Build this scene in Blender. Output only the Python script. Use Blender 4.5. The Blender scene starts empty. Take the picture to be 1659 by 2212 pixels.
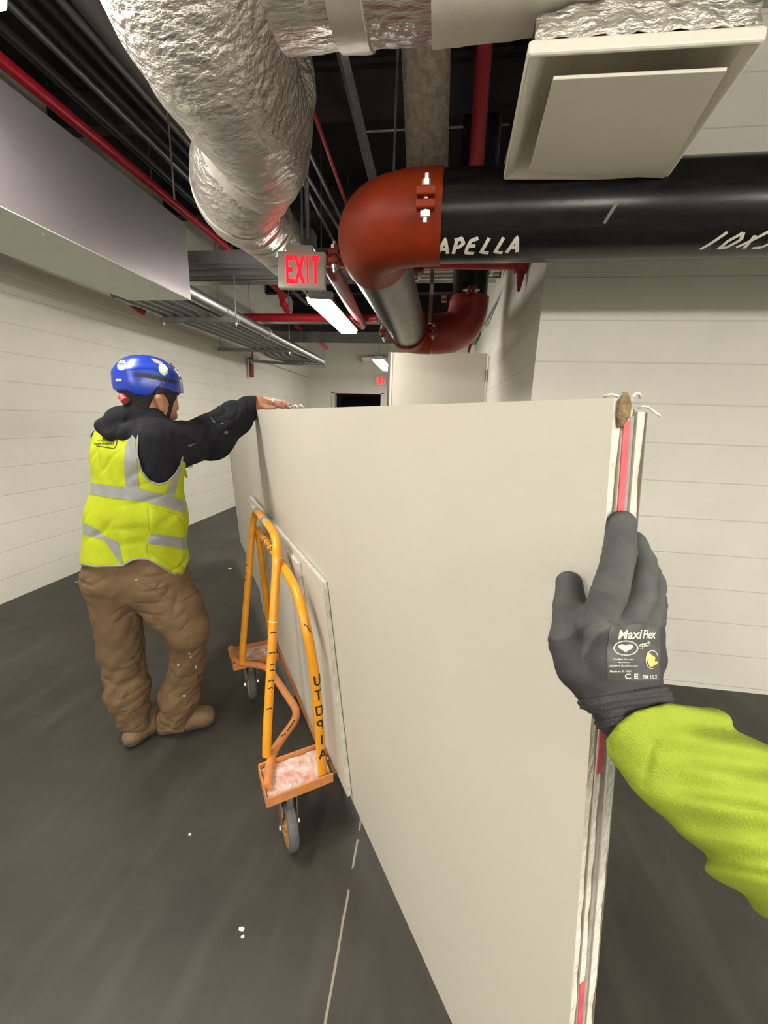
import bpy, bmesh, math, random
import numpy as np
from mathutils import Vector, Matrix
from mathutils.bvhtree import BVHTree
random.seed(4)
SC = bpy.context.scene
COL = SC.collection
PI = math.pi

# ------------------------------------------------------------------ camera
F = 850.0; CX, CY = 829.5, 1106.0            # focal length and centre for a 1659 x 2212 frame
CAM = np.array([0., 0., 1.39])
R = np.array([[0.9908276, 0.06103795, -0.12056135],
              [0.13126218, -0.22274795, 0.96599875],
              [0.03210779, -0.97296337, -0.22871679]])
cd = bpy.data.cameras.new('camera'); cam = bpy.data.objects.new('camera', cd); COL.objects.link(cam)
cd.sensor_fit = 'VERTICAL'; cd.sensor_height = 24.0; cd.lens = F / 2212 * 24.0
cd.clip_start = 0.02; cd.clip_end = 60
mw = Matrix.Identity(4)
for r in range(3):
    mw[r][0] = R[r][0]; mw[r][1] = -R[r][1]; mw[r][2] = -R[r][2]; mw[r][3] = CAM[r]
cam.matrix_world = mw
SC.camera = cam

# ------------------------------------------------------------------ world, exposure
w = bpy.data.worlds.new('world'); SC.world = w; w.use_nodes = True
w.node_tree.nodes['Background'].inputs[0].default_value = (0.9, 0.92, 1.0, 1)
w.node_tree.nodes['Background'].inputs[1].default_value = 0.02
SC.view_settings.view_transform = 'Standard'
SC.view_settings.look = 'None'
SC.view_settings.gamma = 1.0
SC.view_settings.use_curve_mapping = False
SC.view_settings.exposure = 0.0
LAMP = 74.0          # brightness of the linear fixtures' lenses
LAMPCOL = (1.0, 0.955, 0.87)

# ------------------------------------------------------------------ measuring helpers
def ray(px, py): return R @ np.array([px - CX, py - CY, F]) / F
def UD(px, py, D): return CAM + D * ray(px, py)
def Uz(px, py, z): d = ray(px, py); return CAM + (z - CAM[2]) / d[2] * d
def Uy(px, py, y): d = ray(px, py); return CAM + y / d[1] * d
def PX(p):
    c = (np.asarray(p, float) - CAM) @ R
    return CX + F * c[..., 0] / c[..., 2], CY + F * c[..., 1] / c[..., 2]
U = np.array([-0.56563436, 0.82465615, 0.]); NN = np.array([0.82465615, 0.56563436, 0.])
KL = 0.0659; NL = NN + np.array([0, 0, KL]); C0 = 0.41 + KL * 0.2
def T(t, o, z): return U * t + NN * o + np.array([0, 0, z])       # cart frame: along, across, up
def TL(t, d, z): return U * t + NN * (C0 - KL * z + d) + np.array([0, 0, z])  # on the leaning boards

# ------------------------------------------------------------------ tagging helpers
def tag(o, label=None, cat=None, group=None, kind=None):
    if label: o['label'] = label
    if cat: o['category'] = cat
    if group: o['group'] = group
    if kind: o['kind'] = kind
    return o
def thing(name, label, cat, loc=(0, 0, 0), group=None):
    o = bpy.data.objects.new(name, None); COL.objects.link(o); o.location = Vector(loc); o.empty_display_size = .05
    return tag(o, label, cat, group)
def link(name, me, mat=None, parent=None, smooth=False):
    o = bpy.data.objects.new(name, me); COL.objects.link(o)
    if mat is not None: me.materials.append(mat)
    if smooth:
        for p in me.polygons: p.use_smooth = True
    if parent is not None:
        o.parent = parent
        wm = Matrix.Translation(parent.location) if parent.type == 'EMPTY' else Matrix.Identity(4)
        o.matrix_parent_inverse = wm.inverted()
    return o
def objbm(name, bm, mat=None, parent=None, smooth=False, bevel=0, angle=None):
    me = bpy.data.meshes.new(name); bmesh.ops.recalc_face_normals(bm, faces=bm.faces); bm.to_mesh(me); bm.free()
    o = link(name, me, mat, parent, smooth)
    if bevel:
        m = o.modifiers.new('b', 'BEVEL'); m.width = bevel; m.segments = 2; m.limit_method = 'ANGLE'
    if angle and smooth:
        try: me.set_sharp_from_angle(angle=math.radians(angle))
        except Exception: pass
    return o
def hexa(bm, pts):
    v = [bm.verts.new(tuple(map(float, p))) for p in pts]
    for f in ((0, 1, 2, 3), (7, 6, 5, 4), (0, 4, 5, 1), (1, 5, 6, 2), (2, 6, 7, 3), (3, 7, 4, 0)):
        bm.faces.new([v[i] for i in f])
def box(bm, a, b):
    x0, y0, z0 = a; x1, y1, z1 = b
    hexa(bm, [(x0, y0, z0), (x1, y0, z0), (x1, y1, z0), (x0, y1, z0), (x0, y0, z1), (x1, y0, z1), (x1, y1, z1), (x0, y1, z1)])
def boxo(name, a, b, mat, parent=None, bevel=0):
    bm = bmesh.new(); box(bm, a, b); return objbm(name, bm, mat, parent, bevel=bevel)
def obox(bm, c, ax, ay, az):     # oriented box, half vectors
    c, ax, ay, az = map(np.asarray, (c, ax, ay, az))
    hexa(bm, [c - ax - ay - az, c + ax - ay - az, c + ax + ay - az, c - ax + ay - az, c - ax - ay + az, c + ax - ay + az, c + ax + ay + az, c - ax + ay + az])
def fillet(pts, rad, seg=7):
    pts = [np.asarray(p, float) for p in pts]; out = [pts[0]]
    for i in range(1, len(pts) - 1):
        a, b, c = pts[i - 1], pts[i], pts[i + 1]
        u1 = a - b; u2 = c - b; l1 = np.linalg.norm(u1); l2 = np.linalg.norm(u2); u1 /= l1; u2 /= l2
        r = min(rad, l1 * .49, l2 * .49); p0 = b + u1 * r; p2 = b + u2 * r
        for k in range(seg + 1):
            t = k / seg; out.append((1 - t) ** 2 * p0 + 2 * t * (1 - t) * b + t * t * p2)
    out.append(pts[-1]); return out
def frames(pts):
    pts = [Vector(map(float, p)) for p in pts]; n = len(pts); res = []
    t0 = (pts[1] - pts[0]).normalized()
    up = Vector((0, 0, 1)) if abs(t0.z) < .9 else Vector((1, 0, 0))
    a = t0.cross(up).normalized()
    for i in range(n):
        if i == 0: t = t0
        elif i == n - 1: t = (pts[-1] - pts[-2]).normalized()
        else: t = ((pts[i + 1] - pts[i]).normalized() + (pts[i] - pts[i - 1]).normalized()).normalized()
        a = (a - t * a.dot(t)).normalized(); res.append((pts[i], t, a, t.cross(a)))
    return res
def sweep(bm, pts, r, seg=16, cap=True, rfun=None):
    fr = frames(pts); rings = []
    for i, (p, t, a, b) in enumerate(fr):
        ring = []
        for k in range(seg):
            th = 2 * PI * k / seg; rr = (r[i] if hasattr(r, '__len__') else r)
            if rfun: rr *= rfun(i, th, p)
            ring.append(bm.verts.new(p + (a * math.cos(th) + b * math.sin(th)) * rr))
        rings.append(ring)
    for i in range(len(rings) - 1):
        for k in range(seg):
            bm.faces.new((rings[i][k], rings[i][(k + 1) % seg], rings[i + 1][(k + 1) % seg], rings[i + 1][k]))
    if cap:
        bm.faces.new(rings[0][::-1]); bm.faces.new(rings[-1])
def tube(name, pts, r, mat, parent=None, seg=16, rad=0, **k):
    if rad: pts = fillet(pts, rad)
    bm = bmesh.new(); sweep(bm, pts, r, seg, **k)
    return objbm(name, bm, mat, parent, smooth=True, angle=50)

# ------------------------------------------------------------------ materials
def mat(name, col, rough=.5, metal=0, noise=0, nscale=20, bump=0, bscale=60, col2=None, spec=.5, stretch=None, coat=0):
    m = bpy.data.materials.new(name); m.use_nodes = True; nt = m.node_tree; bs = nt.nodes['Principled BSDF']
    bs.inputs['Base Color'].default_value = (*col, 1); bs.inputs['Roughness'].default_value = rough
    bs.inputs['Metallic'].default_value = metal
    bs.inputs['Specular IOR Level'].default_value = spec
    if coat: bs.inputs['Coat Weight'].default_value = coat
    tc = nt.nodes.new('ShaderNodeNewGeometry'); vec = tc.outputs['Position']
    if stretch:
        mp = nt.nodes.new('ShaderNodeMapping'); mp.inputs['Scale'].default_value = stretch
        nt.links.new(vec, mp.inputs[0]); vec = mp.outputs[0]
    if noise or col2:
        n = nt.nodes.new('ShaderNodeTexNoise'); n.inputs['Scale'].default_value = nscale; n.inputs['Detail'].default_value = 6
        n.inputs['Roughness'].default_value = .6
        nt.links.new(vec, n.inputs['Vector'])
        r = nt.nodes.new('ShaderNodeValToRGB'); e = r.color_ramp.elements
        c2 = col2 if col2 else tuple(c * (1 - noise) for c in col)
        e[0].position = .35; e[0].color = (*c2, 1); e[1].position = .65; e[1].color = (*col, 1)
        nt.links.new(n.outputs['Fac'], r.inputs[0]); nt.links.new(r.outputs[0], bs.inputs['Base Color'])
        m['ramp'] = r.name
    if bump:
        n2 = nt.nodes.new('ShaderNodeTexNoise'); n2.inputs['Scale'].default_value = bscale; n2.inputs['Detail'].default_value = 5
        nt.links.new(vec, n2.inputs['Vector'])
        b = nt.nodes.new('ShaderNodeBump'); b.inputs['Strength'].default_value = bump; b.inputs['Distance'].default_value = .01
        nt.links.new(n2.outputs['Fac'], b.inputs['Height']); nt.links.new(b.outputs[0], bs.inputs['Normal'])
    return m
def nmath(nt, op, a, b=None, c=None):
    n = nt.nodes.new('ShaderNodeMath'); n.operation = op
    for i, x in enumerate((a, b, c)):
        if x is None: continue
        if isinstance(x, (int, float)): n.inputs[i].default_value = x
        else: nt.links.new(x, n.inputs[i])
    return n.outputs[0]
def colmix(nt, fac, a, b):
    n = nt.nodes.new('ShaderNodeMix'); n.data_type = 'RGBA'
    if isinstance(fac, (int, float)): n.inputs[0].default_value = fac
    else: nt.links.new(fac, n.inputs[0])
    for i, x in ((6, a), (7, b)):
        if isinstance(x, tuple): n.inputs[i].default_value = (*x, 1)
        else: nt.links.new(x, n.inputs[i])
    return n.outputs[2]
def block_wall(name, col, axis, step, phase, jstep=.4, jphase=0):
    """painted block: fine horizontal mortar lines, faint staggered vertical ones"""
    m = mat(name, col, rough=.55, noise=.05, nscale=3, spec=.35); nt = m.node_tree; bs = nt.nodes['Principled BSDF']
    g = nt.nodes.new('ShaderNodeNewGeometry'); s = nt.nodes.new('ShaderNodeSeparateXYZ'); nt.links.new(g.outputs['Position'], s.inputs[0])
    z = nmath(nt, 'DIVIDE', nmath(nt, 'SUBTRACT', s.outputs[2], phase), step)
    fz = nmath(nt, 'ABSOLUTE', nmath(nt, 'SUBTRACT', nmath(nt, 'FRACT', z), .5))
    row = nmath(nt, 'FLOOR', z)
    off = nmath(nt, 'MULTIPLY', nmath(nt, 'MODULO', row, 2.0), .5)
    a = nmath(nt, 'ADD', nmath(nt, 'DIVIDE', nmath(nt, 'SUBTRACT', s.outputs[axis], jphase), jstep), off)
    fa = nmath(nt, 'ABSOLUTE', nmath(nt, 'SUBTRACT', nmath(nt, 'FRACT', a), .5))
    lz = nmath(nt, 'SMOOTH_MIN', 1.0, nmath(nt, 'MAXIMUM', 0.0, nmath(nt, 'MULTIPLY', nmath(nt, 'SUBTRACT', fz, .5 - .0045 / step), step / .0045)), .001)
    la = nmath(nt, 'MULTIPLY', nmath(nt, 'MAXIMUM', 0.0, nmath(nt, 'MULTIPLY', nmath(nt, 'SUBTRACT', fa, .5 - .004 / jstep), jstep / .004)), .06)
    line = nmath(nt, 'MAXIMUM', lz, la)
    src = nt.nodes[m['ramp']].outputs[0]
    c = colmix(nt, nmath(nt, 'MULTIPLY', line, .42), src, tuple(x * .45 for x in col))
    nt.links.new(c, bs.inputs['Base Color'])
    n2 = nt.nodes.new('ShaderNodeTexNoise'); n2.inputs['Scale'].default_value = 90; n2.inputs['Detail'].default_value = 4
    nt.links.new(g.outputs['Position'], n2.inputs['Vector'])
    h = nmath(nt, 'SUBTRACT', nmath(nt, 'MULTIPLY', n2.outputs['Fac'], .25), line)
    b = nt.nodes.new('ShaderNodeBump'); b.inputs['Strength'].default_value = .35; b.inputs['Distance'].default_value = .004
    nt.links.new(h, b.inputs['Height']); nt.links.new(b.outputs[0], bs.inputs['Normal'])
    return m
CREAM = (.73, .71, .625)
M_left = block_wall('painted_block_left', CREAM, 1, .2, .168)
M_right = block_wall('painted_block_right', CREAM, 0, .185, .026)
M_side = block_wall('painted_block_side', CREAM, 1, .185, .026)
M_plain = mat('painted_plain', CREAM, .55, noise=.05, nscale=4, bump=.05, bscale=60, spec=.35)
M_beam = mat('painted_beam', (.70, .67, .57), .5, noise=.05, nscale=3, spec=.35)
M_ceil = mat('dark_deck', (.006, .006, .007), .9)
M_joist = mat('dark_joist', (.012, .012, .012), .8)
M_gyp = mat('gypsum_paper', (.545, .512, .437), .62, noise=.04, nscale=2.5, bump=.03, bscale=150, spec=.3)
M_gypb = mat('gypsum_paper_back', (.20, .165, .11), .7, noise=.06, nscale=5, spec=.3)
M_core = mat('gypsum_core', (.66, .63, .55), .85, noise=.25, nscale=60, bump=.6, bscale=140)
M_redtape = mat('red_end_tape', (.60, .10, .12), .5, noise=.35, nscale=50)
M_brown = mat('brown_paper_scrap', (.32, .22, .10), .9, noise=.5, nscale=80, bump=.8, bscale=120)
M_galv = mat('galvanized', (.50, .51, .51), .38, 1, noise=.18, nscale=25, bump=.05, bscale=40)
M_galvd = mat('galvanized_dull', (.36, .37, .37), .5, .9, noise=.25, nscale=25)
M_zinc = mat('zinc_bolt', (.75, .75, .72), .28, 1)
M_duct = mat('primed_duct', (.46, .42, .45), .36, .6, noise=.08, nscale=3)
M_ductb = mat('duct_underside', (.62, .65, .60), .5, .1, noise=.06, nscale=4)
M_foil = mat('foil_wrap', (.78, .75, .68), .30, .78, noise=.16, nscale=22, bump=1.0, bscale=34, stretch=(.5, 1.3, 1.3))
for n_ in M_foil.node_tree.nodes:
    if n_.type == 'BUMP': n_.inputs['Distance'].default_value = .020
M_foil2 = mat('foil_tape_band', (.74, .71, .63), .42, .5, noise=.06, nscale=6, bump=.25, bscale=26)
M_wrap = mat('white_duct_wrap', (.86, .81, .70), .5, .0, noise=.08, nscale=6, bump=.3, bscale=12)
M_brownpipe = mat('dusty_pipe_insulation', (.20, .165, .115), .9, noise=.45, nscale=30, bump=.8, bscale=40)
M_red = mat('red_sprinkler_paint', (.42, .012, .025), .35, noise=.2, nscale=20)
M_redd = mat('dull_red_paint', (.33, .02, .03), .5, noise=.3, nscale=20)
M_orange = mat('orange_red_coupling_paint', (.27, .029, .006), .45, noise=.18, nscale=14, bump=.06, bscale=150, spec=.25)
M_blackpipe = mat('black_mill_pipe', (.006, .006, .007), .24, 0, col2=(.016, .015, .014), nscale=5, bump=.03, bscale=200, stretch=(1, 5, 5), spec=.35)
M_greypipe = mat('grey_steel_pipe', (.20, .19, .175), .34, .8, noise=.3, nscale=10)
M_dark = mat('black_conduit', (.02, .02, .022), .4)
M_white = mat('white_diffuser_enamel', (.88, .84, .73), .42, noise=.02, nscale=5)
M_sign = mat('white_sign_housing', (.66, .63, .57), .4)
M_chalk = mat('white_marker_paint', (.78, .75, .66), .7)
M_blue = mat('blue_tape', (.08, .22, .5), .6)
M_cream2 = mat('cream_tray_junk', (.72, .68, .62), .8, col2=(.60, .27, .20), nscale=28, bump=.5, bscale=80)
M_yel = mat('yellow_orange_tube_paint', (.80, .33, .012), .33, noise=.12, nscale=20, coat=.2)
M_yel2 = mat('scuffed_orange_steel', (.66, .25, .05), .5, col2=(.50, .20, .09), nscale=25)
M_ink = mat('black_marker_ink', (.012, .010, .008), .5)
M_tread = mat('grey_rubber_tread', (.10, .105, .105), .7, noise=.25, nscale=60)
M_hub = mat('orange_wheel_hub', (.60, .27, .07), .55, noise=.35, nscale=40)
M_fork = mat('grey_caster_steel', (.30, .31, .31), .45, .8, noise=.3, nscale=60)
def emis(name, col, s):
    m = bpy.data.materials.new(name); m.use_nodes = True; bs = m.node_tree.nodes['Principled BSDF']
    bs.inputs['Base Color'].default_value = (*col, 1); bs.inputs['Emission Color'].default_value = (*col, 1)
    bs.inputs['Emission Strength'].default_value = s; return m
M_lens = emis('lit_lens', LAMPCOL, LAMP)
M_exit = emis('lit_red_letters', (1.0, .008, .016), 3.0)
_b = M_exit.node_tree.nodes['Principled BSDF']; _b.inputs['Base Color'].default_value = (.3, 0, 0, 1); _b.inputs['Roughness'].default_value = .7; _b.inputs['Specular IOR Level'].default_value = .05

# floor
M_floor = mat('sealed_dark_concrete', (.054, .049, .039), .5, col2=(.030, .0275, .0225), nscale=1.9, spec=.35); nt = M_floor.node_tree; bs = nt.nodes['Principled BSDF']
g = nt.nodes.new('ShaderNodeNewGeometry'); s = nt.nodes.new('ShaderNodeSeparateXYZ'); nt.links.new(g.outputs['Position'], s.inputs[0])
n1 = nt.nodes.new('ShaderNodeTexNoise'); n1.inputs['Scale'].default_value = 9; n1.inputs['Detail'].default_value = 8
mp = nt.nodes.new('ShaderNodeMapping'); mp.inputs['Rotation'].default_value = (0, 0, .55); mp.inputs['Scale'].default_value = (1, .22, 1)
nt.links.new(g.outputs['Position'], mp.inputs[0]); nt.links.new(mp.outputs[0], n1.inputs['Vector'])
scuff = nmath(nt, 'MULTIPLY', nmath(nt, 'MAXIMUM', 0.0, nmath(nt, 'SUBTRACT', n1.outputs['Fac'], .52)), 1.6)
c = colmix(nt, scuff, nt.nodes[M_floor['ramp']].outputs[0], (.098, .091, .075))
v = nt.nodes.new('ShaderNodeTexVoronoi'); v.inputs['Scale'].default_value = 9; nt.links.new(g.outputs['Position'], v.inputs['Vector'])
sp = nmath(nt, 'LESS_THAN', v.outputs['Distance'], .018); c = colmix(nt, nmath(nt, 'MULTIPLY', sp, .35), c, (.45, .43, .38))
# control joint through two floor points
ja = Uz(780, 1770, 0); jb = Uz(722, 2100, 0); jd = (jb - ja) / np.linalg.norm(jb - ja); jn = np.array([-jd[1], jd[0]])
nw = nt.nodes.new('ShaderNodeTexNoise'); nw.inputs['Scale'].default_value = 14; nt.links.new(g.outputs['Position'], nw.inputs['Vector'])
dl = nmath(nt, 'ADD', nmath(nt, 'MULTIPLY', s.outputs[0], float(jn[0])), nmath(nt, 'MULTIPLY', s.outputs[1], float(jn[1])))
dl = nmath(nt, 'SUBTRACT', dl, float(ja[0] * jn[0] + ja[1] * jn[1]))
dl = nmath(nt, 'ABSOLUTE', nmath(nt, 'ADD', dl, nmath(nt, 'MULTIPLY', nmath(nt, 'SUBTRACT', nw.outputs['Fac'], .5), .006)))
jl = nmath(nt, 'MULTIPLY', nmath(nt, 'MULTIPLY', nmath(nt, 'LESS_THAN', dl, .0032), .75), nmath(nt, 'GREATER_THAN', nw.outputs['Fac'], .40))
c = colmix(nt, jl, c, (.34, .30, .23)); nt.links.new(c, bs.inputs['Base Color'])
b = nt.nodes.new('ShaderNodeBump'); b.inputs['Strength'].default_value = .12; b.inputs['Distance'].default_value = .01
nt.links.new(n1.outputs['Fac'], b.inputs['Height']); nt.links.new(b.outputs[0], bs.inputs['Normal'])

# ------------------------------------------------------------------ structure
YB = -9.0
def struct(name, a, b, m): return tag(boxo(name, a, b, m), kind='structure')
ZC = 3.7
struct('floor', (-3.3, YB - .2, -.1), (4.2, 12.8, 0), M_floor)
struct('ceiling', (-3.3, YB - .2, ZC), (4.2, 12.8, ZC + .1), M_ceil)
struct('wall_left', (-3.25, YB - .2, 0), (-3.05, 12.8, ZC), M_left)
struct('trim_1', (-3.05, -3.0, 2.28), (-2.97, 9.3, 2.62), M_beam)
struct('wall_right', (.456, 2.12, 0), (4.1, 2.32, ZC), M_right)
struct('wall_side', (.456, 2.3201, 0), (.60, 9.3, ZC), M_side)
struct('wall_back', (-3.05, YB - .2, 0), (4.1, YB, ZC), M_plain)
struct('wall_east', (4.1, YB - .2, 0), (4.25, 2.32, ZC), M_plain)
# far wall with a doorway
bm = bmesh.new()
DX0, DX1, DZ = -2.42, -1.30, 1.97
box(bm, (-3.05, 9.3, 0), (DX0, 9.45, ZC)); box(bm, (DX1, 9.3, 0), (.456, 9.45, ZC)); box(bm, (DX0, 9.3, DZ), (DX1, 9.45, ZC))
tag(objbm('wall_far', bm, M_plain), kind='structure')
bm = bmesh.new()
box(bm, (DX0 - .05, 9.27, 0), (DX0 + .02, 9.46, DZ)); box(bm, (DX1 - .02, 9.27, 0), (DX1 + .05, 9.46, DZ)); box(bm, (DX0 - .05, 9.27, DZ - .02), (DX1 + .05, 9.46, DZ + .04))
tag(objbm('door_2', bm, M_sign), kind='structure')
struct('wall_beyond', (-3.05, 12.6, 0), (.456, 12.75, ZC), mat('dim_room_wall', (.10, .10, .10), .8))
# big open door leaf in the passage
d1 = struct('door_1', (-.475, 4.10, .02), (.435, 4.145, 2.035), mat('door_leaf_paint', (.64, .61, .52), .45, noise=.04, nscale=3))
boxo('door_edge', (-.497, 4.096, .02), (-.4755, 4.149, 2.035), mat('door_edge_strip', (.70, .67, .60), .4), d1)
for z in (.25, 1.05, 1.78):
    bm = bmesh.new(); sweep(bm, [(.446, 4.10, z), (.446, 4.10, z + .11)], .009, 10); obox(bm, (.442, 4.12, z + .055), (.012, 0, 0), (0, .02, 0), (0, 0, .055))
    objbm('hinge', bm, M_galv, d1)
# narrow dark strip of wall and header at the passage
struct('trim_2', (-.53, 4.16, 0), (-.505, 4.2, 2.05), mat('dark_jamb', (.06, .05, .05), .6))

# roof framing
for i, y in enumerate([-2.4, -1.2, .6, 1.9, 3.2, 4.5, 5.8, 7.1, 8.4]):
    bm = bmesh.new(); box(bm, (-3.05, y - .05, ZC - .03), (4.1 if y < 2 else .45, y + .05, ZC)); box(bm, (-3.05, y - .006, ZC - .26), (4.1 if y < 2 else .45, y + .006, ZC - .03)); box(bm, (-3.05, y - .05, ZC - .28), (4.1 if y < 2 else .45, y + .05, ZC - .26))
    o = objbm('roof_beam', bm, M_joist)
    tag(o, 'dark steel roof beams crossing above the services, under the black deck', 'beam', 'dark roof beams')

# ------------------------------------------------------------------ linear fixtures (light the place)
def fixture(c, L, axis, label, W=.19, dep=.036):
    c = np.array(c, float); t = thing('linear_ceiling_light', label, 'ceiling light', c)
    ax = np.array([0, 1., 0]) if axis == 'y' else np.array([1., 0, 0]); ay = np.array([1., 0, 0]) if axis == 'y' else np.array([0, 1., 0])
    bm = bmesh.new(); prof = [(-.5, 0), (-.36, .055), (.36, .055), (.5, 0)]
    vs = [[bm.verts.new(tuple(c + ay * a * W + np.array([0, 0, h]) + ax * s * L / 2)) for a, h in prof] for s in (-1, 1)]
    for k in range(3): bm.faces.new((vs[0][k], vs[0][k + 1], vs[1][k + 1], vs[1][k]))
    bm.faces.new(vs[0]); bm.faces.new(vs[1][::-1])
    objbm('housing', bm, M_galv, t)
    bm = bmesh.new(); prof = [(-.47, .0), (-.42, -dep * .9), (-.06, -dep), (0, -dep * .56), (.06, -dep), (.42, -dep * .9), (.47, .0)]
    vs = [[bm.verts.new(tuple(c + ay * a * W + np.array([0, 0, h - .002]) + ax * s * (L / 2 - .01))) for a, h in prof] for s in (-1, 1)]
    for k in range(6): bm.faces.new((vs[0][k], vs[0][k + 1], vs[1][k + 1], vs[1][k]))
    bm.faces.new(vs[0]); bm.faces.new(vs[1][::-1])
    objbm('lens', bm, M_lens, t)
    for s in (-1, 1):
        p = c + ax * s * L * .4
        tube('hanger_rod', [p + np.array([0, 0, .05]), np.array([p[0], p[1], ZC - .001])], .004, M_galv, t, seg=6)
    return t
fixture((-1.01, 3.93, 2.32), 1.18, 'y', 'lit linear fluorescent fixture hanging just behind the nearer exit sign')
fixture((-1.02, 7.35, 2.34), 1.2, 'y', 'small distant lit linear fixture above the far exit sign')
fixture((-1.48, .78, 2.62), 1.2, 'y', 'lit fixture at the very top left corner of the picture')
fixture((-1.15, -1.7, 2.18), 1.2, 'y', 'lit linear fixture behind the photographer', dep=.11)  # unseen key lamp; lens made deeper to throw more light sideways
fixture((1.1, -1.2, 2.12), 1.2, 'y', 'added lit linear fixture, unseen behind the photographer on the right', dep=.11)  # added to brighten the right wall, deep lens spreads light sideways
fixture((2.6, -.9, 2.12), 1.2, 'y', 'added lit linear fixture out of view at the far right', dep=.11)  # added out of view for more light on the right wall
fixture((1.8, -3.6, 2.15), 1.2, 'y', 'second added lit linear fixture, unseen farther behind on the right', dep=.11)  # another added lamp, fills the right side from behind
fixture((-1.15, -4.6, 2.18), 1.2, 'y', 'added lit linear fixture, unseen farther behind on the left', dep=.11)  # added unseen lamp, gives level light from down the corridor
fixture((.5, -7.2, 2.36), 1.2, 'x', 'added lit fixture, unseen at the back end of the space', dep=.11)  # added unseen lamp, more level light from the rear

# ------------------------------------------------------------------ left services
# big rectangular duct
x0, x1, z0, z1, ye = -2.62, -1.862, 2.208, 2.70, 2.975
t = thing('rectangular_duct', 'big grey purple rectangular duct along the top of the left wall', 'duct', (x1, ye, z0))
hexo = bmesh.new(); hexa(hexo, [(x0, -3, z0), (x1, -3, z0), (x1, ye, z0), (-2.36, ye, z0), (x0, -3, z1), (x1, -3, z1), (x1, ye, z1), (-2.36, ye, z1)])
for v_ in hexo.verts: pass
objbm('duct_body', hexo, M_duct, t)
hexo = bmesh.new(); hexa(hexo, [(x0, -3, z0 - .006), (x1, -3, z0 - .006), (x1, ye, z0 - .006), (-2.36, ye, z0 - .006), (x0, -3, z0 - .0005), (x1, -3, z0 - .0005), (x1, ye, z0 - .0005), (-2.36, ye, z0 - .0005)])
objbm('bottom_panel', hexo, M_ductb, t)
tube('panel_screw', [(x1 - .06, 1.9, z0 - .012), (x1 - .06, 1.9, z0 - .006)], .006, M_zinc, t, seg=8)
def pipe(name, pts, r, m, label, cat, group=None, seg=14, rad=0):
    if rad: pts = fillet(pts, rad)
    bm = bmesh.new(); sweep(bm, pts, r, seg); o = objbm(name, bm, m, None, smooth=True, angle=50); tag(o, label, cat, group); return o
pipe('sprinkler_main', [(-2.13, -2.9, 2.97), (-2.13, 5.6, 2.97)], .032, M_red, 'long red sprinkler pipe running along the top edge of the left duct', 'pipe')
pipe('sprinkler_drop', [(-1.72, 1.05, 2.98), (-1.72, 1.05, ZC)], .035, M_redd, 'dark red vertical pipe at the top left corner', 'pipe')
for i, (x, z, r, m) in enumerate([(-2.09, 3.08, .028, M_dark), (-2.03, 3.16, .02, M_galvd), (-1.97, 3.17, .024, M_dark), (-1.90, 3.2, .02, M_dark), (-1.84, 3.22, .02, M_galvd)]):
    pipe('conduit', [(x, -2.9, z), (x, 6.4, z)], r, m, ['thick black line hugging the red pipe above the left duct', 'grey conduit next to the thick black line above the left duct', 'black conduit, middle one of the bundle above the left duct', 'thin black conduit towards the dark roof in the left bundle', 'outermost grey conduit of the bundle above the left duct'][i], 'conduit', 'conduits above the left duct', seg=10)
pipe('grey_round_pipe', [(-1.78, .4, 3.4), (-2.3, 9.2, 3.4)], .06, mat('grey_painted_pipe', (.18, .17, .16), .6), 'dull grey pipe high in the dark roof on the left', 'pipe', seg=12)

# hanging conduit rack
def rack(y, xa, xb, z, label, tilt=0):
    t = thing('trapeze_hanger', label, 'hanger', ((xa + xb) / 2, y, z), 'trapeze hangers of the conduit rack')
    bm = bmesh.new(); c = np.array([(xa + xb) / 2, y, z]); h = np.array([(xb - xa) / 2, tilt, 0])
    obox(bm, c + np.array([0, 0, .018]), h, (0, .02, 0), (0, 0, .003)); obox(bm, c + np.array([0, -.019, 0]), h, (0, .002, 0), (0, 0, .02)); obox(bm, c + np.array([0, .019, 0]), h, (0, .002, 0), (0, 0, .02))
    objbm('strut_channel', bm, M_galvd, t)
    for s in (-.94, .94):
        p = c + h * s; tube('threaded_rod', [p - np.array([0, 0, .05]), (p[0], p[1], ZC - .002)], .005, M_galv, t, seg=6)
        bm = bmesh.new(); sweep(bm, [p - np.array([0, 0, .035]), p - np.array([0, 0, .02])], .011, 6); objbm('hex_nut', bm, M_zinc, t)
rack(3.55, -2.52, -1.79, 2.197, 'nearest trapeze hanger under the conduit rack, below the duct end')
rack(5.35, -3.0, -1.97, 2.24, 'middle trapeze hanger of the conduit rack')
rack(6.5, -3.0, -1.90, 2.222, 'farthest trapeze hanger, where the conduits bend', tilt=.25)
big = [(-1.945, 3.3, 2.29), (-1.96, 6.75, 2.29)]
t = thing('large_conduit', 'large galvanized conduit on the right edge of the hanging rack', 'conduit', big[0])
tube('conduit_tube', [(-1.945, 2.985, 2.29), big[1]], .052, M_galv, t, seg=20)
for y in (3.62, 4.55): tube('coupling', [(-1.945, y - .045, 2.29), (-1.947, y + .045, 2.29)], .058, M_galv, t, seg=20)
labs = ['small conduit beside the large one on the hanging rack', 'second small conduit in from the large one', 'third small conduit in from the large one', 'fourth small conduit in, bending at the far hanger', 'leftmost small conduit on the hanging rack']
for i in range(5):
    x = -2.07 - i * .105
    pipe('small_conduit', [(x, 2.985, 2.253), (x, 5.5, 2.275), (x - .12, 5.95, 2.285), (x - .12, 6.3, 2.285), (x + .02, 6.7, 2.29)], .034, M_galvd, labs[i], 'conduit', 'small conduits on the hanging rack', seg=12, rad=.2)
pipe('red_pipe_stub', [(-2.68, 3.25, 2.33), (-2.66, 3.5, 2.25)], .03, M_redd, 'short rusty red pipe stub below the end of the duct', 'pipe', seg=12)
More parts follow.
